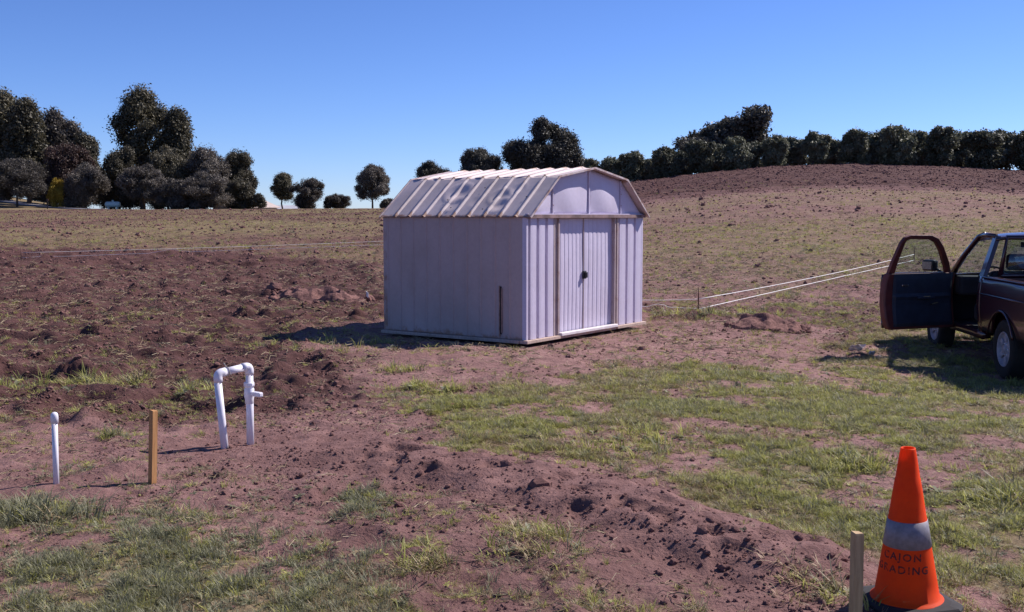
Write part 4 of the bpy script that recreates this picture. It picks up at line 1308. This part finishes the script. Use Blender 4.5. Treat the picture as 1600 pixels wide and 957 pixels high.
# orchard rows along the crest
def orchard():
    protos = []
    for s_ in range(5):
        g = np.random.default_rng(300+s_)
        B = ragged(blobs_for('box', 1.0*4.0, 1.85, g), 1.9, g, 10)
        me = leaf_mesh('orchard_crown', B, 62, 13, .15, .36, 320+s_, .42); me.materials.append(LEAF['orchard'])
        mb = MB(); wood_mesh(mb, 4.1, B[::2], .10, g, .10)
        tm = bpy.data.meshes.new('orchard_trunk'); tm.from_pydata(mb.v, [], mb.f); tm.materials.append(bark)
        protos.append((me, tm))
    front = [(1736, 212), (1668, 211), (1599, 209), (1530, 204), (1462, 201), (1395, 199), (1331, 204), (1268, 211), (1208, 212), (1148, 216), (1090, 222), (1036, 231), (990, 240), (952, 246), (926, 250)]
    words = ['first', 'second', 'third', 'fourth', 'fifth', 'sixth', 'seventh', 'eighth', 'ninth', 'tenth', 'eleventh', 'twelfth', 'thirteenth']
    k = 0
    def add(px, d, ytop, label, group):
        nonlocal k
        x, y = at(px, d); z = float(terrain(x, y)) - .05
        h = CAM_Z + (337-ytop)*d/1700 - z
        me, tm = protos[k % 5]; k += 1
        root = empty('orchard_tree', (x, y, z), random.random()*6.28)
        s_ = h/4.05
        root.scale = (s_*random.uniform(.93, 1.06), s_*random.uniform(.93, 1.06), s_)
        tag(root, label, 'tree', group)
        link(bpy.data.objects.new('crown', me), root); link(bpy.data.objects.new('trunk', tm), root)
    for i, (px, yt) in enumerate(front):
        d = float(np.interp(px, CREST_PX, CREST_D)) + 2.0
        if i < 2: lab = 'orchard tree of the front row standing just outside the right edge'
        else: lab = words[i-2] + ' dark orchard tree from the right, front row on the hill crest'
        add(px, d, yt, lab, 'front row of orchard trees')
    for row, dd in ((1, 7.5), (2, 13.5)):
        for i, (px, yt) in enumerate(front[1:-1] if row == 1 else front[1:-1]):
            d = float(np.interp(px, CREST_PX, CREST_D)) + 2.0 + dd
            lab = 'orchard tree of the second row, seen in gaps between the front trees' if row == 1 else 'orchard tree of the third row, tips showing behind the others'
            add(px+(30 if row == 1 else 8), d, yt+random.uniform(4, 10), lab, 'second row of orchard trees' if row == 1 else 'third row of orchard trees')
orchard()

# ------------------------------------------------------------------ scattered ground cover
def scatter(name, pts, rot, scl, idx, protos, label, cat):
    me = bpy.data.meshes.new(name)
    me.vertices.add(len(pts)); me.vertices.foreach_set('co', np.asarray(pts, np.float32).ravel())
    a = me.attributes.new('rot', 'FLOAT_VECTOR', 'POINT'); a.data.foreach_set('vector', np.asarray(rot, np.float32).ravel())
    a = me.attributes.new('scl', 'FLOAT_VECTOR', 'POINT'); a.data.foreach_set('vector', np.asarray(scl, np.float32).ravel())
    a = me.attributes.new('idx', 'INT', 'POINT'); a.data.foreach_set('value', np.asarray(idx, np.int32))
    o = bpy.data.objects.new(name, me); link(o); tag(o, label, cat, kind='stuff')
    col = bpy.data.collections.new(name + '_kinds')
    for k, pm in enumerate(protos): col.objects.link(bpy.data.objects.new('%s_kind_%02d' % (name, k), pm))
    ng = bpy.data.node_groups.new(name, 'GeometryNodeTree')
    ng.interface.new_socket('Geometry', in_out='INPUT', socket_type='NodeSocketGeometry')
    ng.interface.new_socket('Geometry', in_out='OUTPUT', socket_type='NodeSocketGeometry')
    N = ng.nodes; Lk = ng.links
    gi = N.new('NodeGroupInput'); go = N.new('NodeGroupOutput')
    ci = N.new('GeometryNodeCollectionInfo'); ci.inputs['Collection'].default_value = col
    ci.inputs['Separate Children'].default_value = True; ci.inputs['Reset Children'].default_value = True
    ip = N.new('GeometryNodeInstanceOnPoints'); ip.inputs['Pick Instance'].default_value = True
    def attr(nm, ty):
        q = N.new('GeometryNodeInputNamedAttribute'); q.data_type = ty; q.inputs['Name'].default_value = nm
        return q.outputs['Attribute']
    Lk.new(gi.outputs[0], ip.inputs['Points']); Lk.new(ci.outputs[0], ip.inputs['Instance'])
    Lk.new(attr('idx', 'INT'), ip.inputs['Instance Index'])
    Lk.new(attr('rot', 'FLOAT_VECTOR'), ip.inputs['Rotation']); Lk.new(attr('scl', 'FLOAT_VECTOR'), ip.inputs['Scale'])
    Lk.new(ip.outputs[0], go.inputs[0])
    md = o.modifiers.new('scatter', 'NODES'); md.node_group = ng
    return o

GREEN = leaf_mat('grass_green', (.22, .235, .055), (.48, .46, .15), .4)
GREY = leaf_mat('grass_grey_green', (.14, .145, .075), (.30, .29, .19), .3)
STRAW = leaf_mat('grass_straw', (.23, .165, .085), (.40, .31, .19), .2)

def tuft_mesh(name, blades, hh, spread, width, lean, mat, seed):
    g = np.random.default_rng(seed); V = []; F = []; T = []
    for k in range(blades):
        a = g.random()*6.283; q = spread*math.sqrt(g.random()); bx, by = q*math.cos(a), q*math.sin(a)
        da = a + g.normal(0, .9); L = hh*(.5+.8*g.random()); ln = lean*(.4+1.0*g.random())
        wx, wy = -math.sin(da)*width/2, math.cos(da)*width/2
        o = len(V)
        for t, wf in ((0, 1), (.45, .85), (.8, .5)):
            r_ = ln*L*t*t*1.1; z = L*t*(1-.35*ln*t)
            cx, cy = bx+math.cos(da)*r_, by+math.sin(da)*r_
            V += [(cx-wx*wf, cy-wy*wf, z-.004), (cx+wx*wf, cy+wy*wf, z-.004)]
        r_ = ln*L*1.1
        V.append((bx+math.cos(da)*r_, by+math.sin(da)*r_, L*(1-.35*ln)-.004))
        F += [(o, o+1, o+3), (o, o+3, o+2), (o+2, o+3, o+5), (o+2, o+5, o+4), (o+4, o+5, o+6)]
        T += [g.random()]*7
    me = fast_mesh(name, V, F, False); point_attr(me, 'tint', T); me.materials.append(mat)
    return me

def rosette(name, leaves, L, w, mat, seed):
    g = np.random.default_rng(seed); V = []; F = []; T = []
    for k in range(leaves):
        a = 6.283*k/leaves + g.normal(0, .25); l = L*(.6+.6*g.random()); up = .25+.6*g.random()
        c, s_ = math.cos(a), math.sin(a); o = len(V)
        for t, wf in ((0, .2), (.4, .9), (.75, 1.0), (1.0, .15)):
            r_ = l*t; z = l*up*t*(1-.55*t)
            V += [(c*r_+s_*w*wf, s_*r_-c*w*wf, z), (c*r_-s_*w*wf, s_*r_+c*w*wf, z)]
        for j in range(3): F.append((o+2*j, o+2*j+1, o+2*j+3, o+2*j+2))
        T += [g.random()]*8
    me = fast_mesh(name, V, F, False); point_attr(me, 'tint', T); me.materials.append(mat)
    return me

def fan_points(n, d0, d1, half=None):
    half = half or (.80 if d1 < 25 else .62)
    d = np.sqrt(rng.random(n)*(d1*d1-d0*d0)+d0*d0)
    return (rng.random(n)*2-1)*half*d, d

def build_grass():
    protos = [tuft_mesh('tuft', 16, .050, .035, .0042, .9, GREEN, 1), tuft_mesh('tuft', 18, .045, .045, .0042, 1.1, GREY, 2),
              tuft_mesh('tuft', 14, .085, .030, .0050, .7, GREEN, 3), tuft_mesh('tuft', 12, .060, .040, .0035, 1.0, STRAW, 4),
              rosette('weed', 9, .042, .006, GREY, 5), rosette('weed', 7, .036, .007, GREEN, 6),
              tuft_mesh('tuft', 24, .040, .060, .0045, 1.2, GREEN, 7), tuft_mesh('tuft', 16, .11, .05, .0045, .6, GREY, 8)]
    PX = []; SC = []
    for n, d0, d1, s0 in ((330000, 3.4, 10, .62), (280000, 10, 20, .82), (100000, 20, 45, 1.25), (60000, 45, 118, 2.0)):
        x, y = fan_points(n, d0, d1)
        G, T, B = masks(x, y)
        clump = fbm(x, y, .22 if d1 < 15 else .4, 97, 2)
        keep = rng.random(n) < G**1.4*(.15+1.25*sstep(clump, .38, .60))
        x, y = x[keep], y[keep]
        PX.append(np.stack([x, y], 1)); SC.append(np.full(len(x), s0)*(.55+.75*rng.random(len(x))))
    # thicker clumps standing out in the photograph
    for px, py, n, r_, s0 in ((145, 602, 60, .16, 2.2), (120, 612, 40, .14, 1.8), (210, 596, 40, .10, 2.0), (305, 612, 36, .10, 1.8), (1345, 728, 80, .09, 1.7), (60, 808, 60, .12, 1.7),
                             (1570, 775, 80, .14, 1.6), (930, 700, 90, .3, 1.3), (1000, 690, 90, .3, 1.3), (665, 888, 50, .06, 1.3), (650, 610, 30, .12, 1.5), (600, 545, 70, .5, 1.6), (780, 555, 30, .25, 1.2),
                             (1110, 497, 90, .45, 2.0), (1175, 492, 60, .4, 1.8), (960, 566, 30, .12, 1.4), (985, 512, 20, .12, 1.3), (680, 615, 30, .12, 1.6), (1290, 905, 60, .12, 1.4), (840, 840, 40, .10, 1.2),
                             (820, 870, 40, .10, 1.2), (180, 680, 16, .05, 1.3), (620, 580, 30, .12, 1.5), (400, 400, 20, .3, 2.0), (10, 608, 30, .2, 1.8)):
        x, y = fromphoto(px, py)
        PX.append(np.stack([x+rng.normal(0, r_, n), y+rng.normal(0, r_*.9, n)], 1)); SC.append(np.full(n, s0)*(.6+.6*rng.random(n)))
    P = np.concatenate(PX); S = np.concatenate(SC)
    ok = shed_dist(P[:, 0], P[:, 1]) > .07
    P, S = P[ok], S[ok]
    z = ground_z(P[:, 0], P[:, 1])
    n = len(P)
    dry = fbm(P[:, 0], P[:, 1], 1.6, 91, 2)
    pxs = 800+1700*P[:, 0]/P[:, 1]
    grey = (pxs < 620) & (P[:, 1] < 7)
    u = rng.random(n)
    idx = np.select([u < .34, u < .44, u < .56, u < .66, u < .76, u < .84, u < .95], [0, 1, 2, 3, 4, 5, 6], 7)
    idx = np.where(grey & (rng.random(n) < .6), rng.choice([1, 4, 7], n), idx)
    idx = np.where((dry > .56) & (rng.random(n) < .45), 3, idx)
    idx = np.where((P[:, 1] > 22) & (rng.random(n) < .25), 3, idx)
    rot = np.stack([rng.normal(0, .15, n), rng.normal(0, .15, n), rng.random(n)*6.283], 1)
    scl = np.stack([S, S, S*(.55+.5*rng.random(n))], 1)
    scatter('grass', np.stack([P[:, 0], P[:, 1], z], 1), rot, scl, idx, protos, 'patchy short green and dry grass and weeds over the plot', 'grass')
    print('grass', n)
build_grass()

def build_clods():
    protos = []
    for s_ in range(5):
        g = np.random.default_rng(50+s_)
        bm = bmesh.new(); bmesh.ops.create_icosphere(bm, subdivisions=2, radius=1)
        k = g.normal(0, 1, (6, 3)); ph = g.random(6)*6
        for v in bm.verts:
            p = np.array(v.co); q = 1 + .16*sum(math.sin(2.2*float(p@k[i])+ph[i]) for i in range(6))/1.6 + g.normal(0, .07)
            v.co = Vector(p*q*np.array([1, .85, .68]))
        me = bpy.data.meshes.new('clod'); bm.to_mesh(me); bm.free(); me.materials.append(M['clod']); protos.append(me)
    PX = []; SC = []
    for n, d0, d1, s0 in ((110000, 3.4, 10, .0065), (110000, 10, 22, .0105), (110000, 22, 50, .019), (230000, 50, 124, .036)):
        x, y = fan_points(n, d0, d1)
        G, T, B = masks(x, y)
        cl = fbm(x, y, .8, 95, 3)
        keep = rng.random(n) < (T**1.3)*(.15+1.1*sstep(cl, .4, .62))*(1-.6*G)
        x, y = x[keep], y[keep]
        PX.append(np.stack([x, y], 1)); SC.append(s0*np.exp(rng.normal(-.25, .55, len(x))))
    # loose lumps along the near side of the trench fill and on the heaps
    n = 1500
    t = rng.random(n)*(len(TR)-1); i = t.astype(int); f = t-i
    TA = np.array(TR); q = TA[i]*(1-f)[:, None]+TA[i+1]*f[:, None]
    q = q + np.stack([rng.normal(-.10, .22, n), rng.normal(-.28, .25, n)], 1)
    PX.append(q); SC.append(.0055*np.exp(rng.normal(.0, .6, n)))
    for px, py, rx, ry in ((500, 474, .7, .35), (1200, 508, .45, .3), (450, 470, .3, .2)):
        x, y = fromphoto(px, py); m = 260
        PX.append(np.stack([x+rng.normal(0, rx*.55, m), y+rng.normal(0, ry*.6, m)], 1)); SC.append(.032*np.exp(rng.normal(0, .5, m)))
    P = np.concatenate(PX); S = np.clip(np.concatenate(SC), .004, .14)
    ok = shed_dist(P[:, 0], P[:, 1]) > .10
    P, S = P[ok], S[ok]; n = len(P)
    z = ground_z(P[:, 0], P[:, 1]) + S*.25
    rot = rng.random((n, 3))*6.283*np.array([.08, .08, 1])
    scatter('soil_clods', np.stack([P[:, 0], P[:, 1], z], 1), rot, np.stack([S, S, S], 1), rng.integers(0, 5, n), protos, 'loose reddish brown clods and crumbs of tilled soil', 'soil')
    print('clods', n)
build_clods()

def build_straw():
    protos = []
    for s_ in range(4):
        g = np.random.default_rng(70+s_); mb = MB()
        for k in range(4):
            a = g.random()*6.283; L = .05+.08*g.random(); o = g.normal(0, .03, 2)
            mb.tube([(o[0], o[1], .006), (o[0]+math.cos(a)*L*.5, o[1]+math.sin(a)*L*.5, .014+.01*g.random()), (o[0]+math.cos(a+.2)*L, o[1]+math.sin(a+.2)*L, .006)], .0016, 3, False)
        me = bpy.data.meshes.new('straw'); me.from_pydata(mb.v, [], mb.f); me.materials.append(STRAW); point_attr(me, 'tint', np.full(len(mb.v), .5)); protos.append(me)
    PX = []; SC = []
    for n, d0, d1, s0 in ((5000, 3.4, 12, .9), (9000, 12, 30, 1.6)):
        x, y = fan_points(n, d0, d1); PX.append(np.stack([x, y], 1)); SC.append(np.full(n, s0)*(.5+.8*rng.random(n)))
    P = np.concatenate(PX); S = np.concatenate(SC)
    td, _, _ = trench(P[:, 0], P[:, 1])
    ok = (shed_dist(P[:, 0], P[:, 1]) > .10) & (td > .5)
    P, S = P[ok], S[ok]; n = len(P)
    z = ground_z(P[:, 0], P[:, 1])
    rot = np.stack([rng.normal(0, .2, n), rng.normal(0, .2, n), rng.random(n)*6.283], 1)
    scatter('dry_straw', np.stack([P[:, 0], P[:, 1], z], 1), rot, np.stack([S, S, S], 1), rng.integers(0, 4, n), protos, 'dead dry stems scattered over the soil', 'straw')
build_straw()
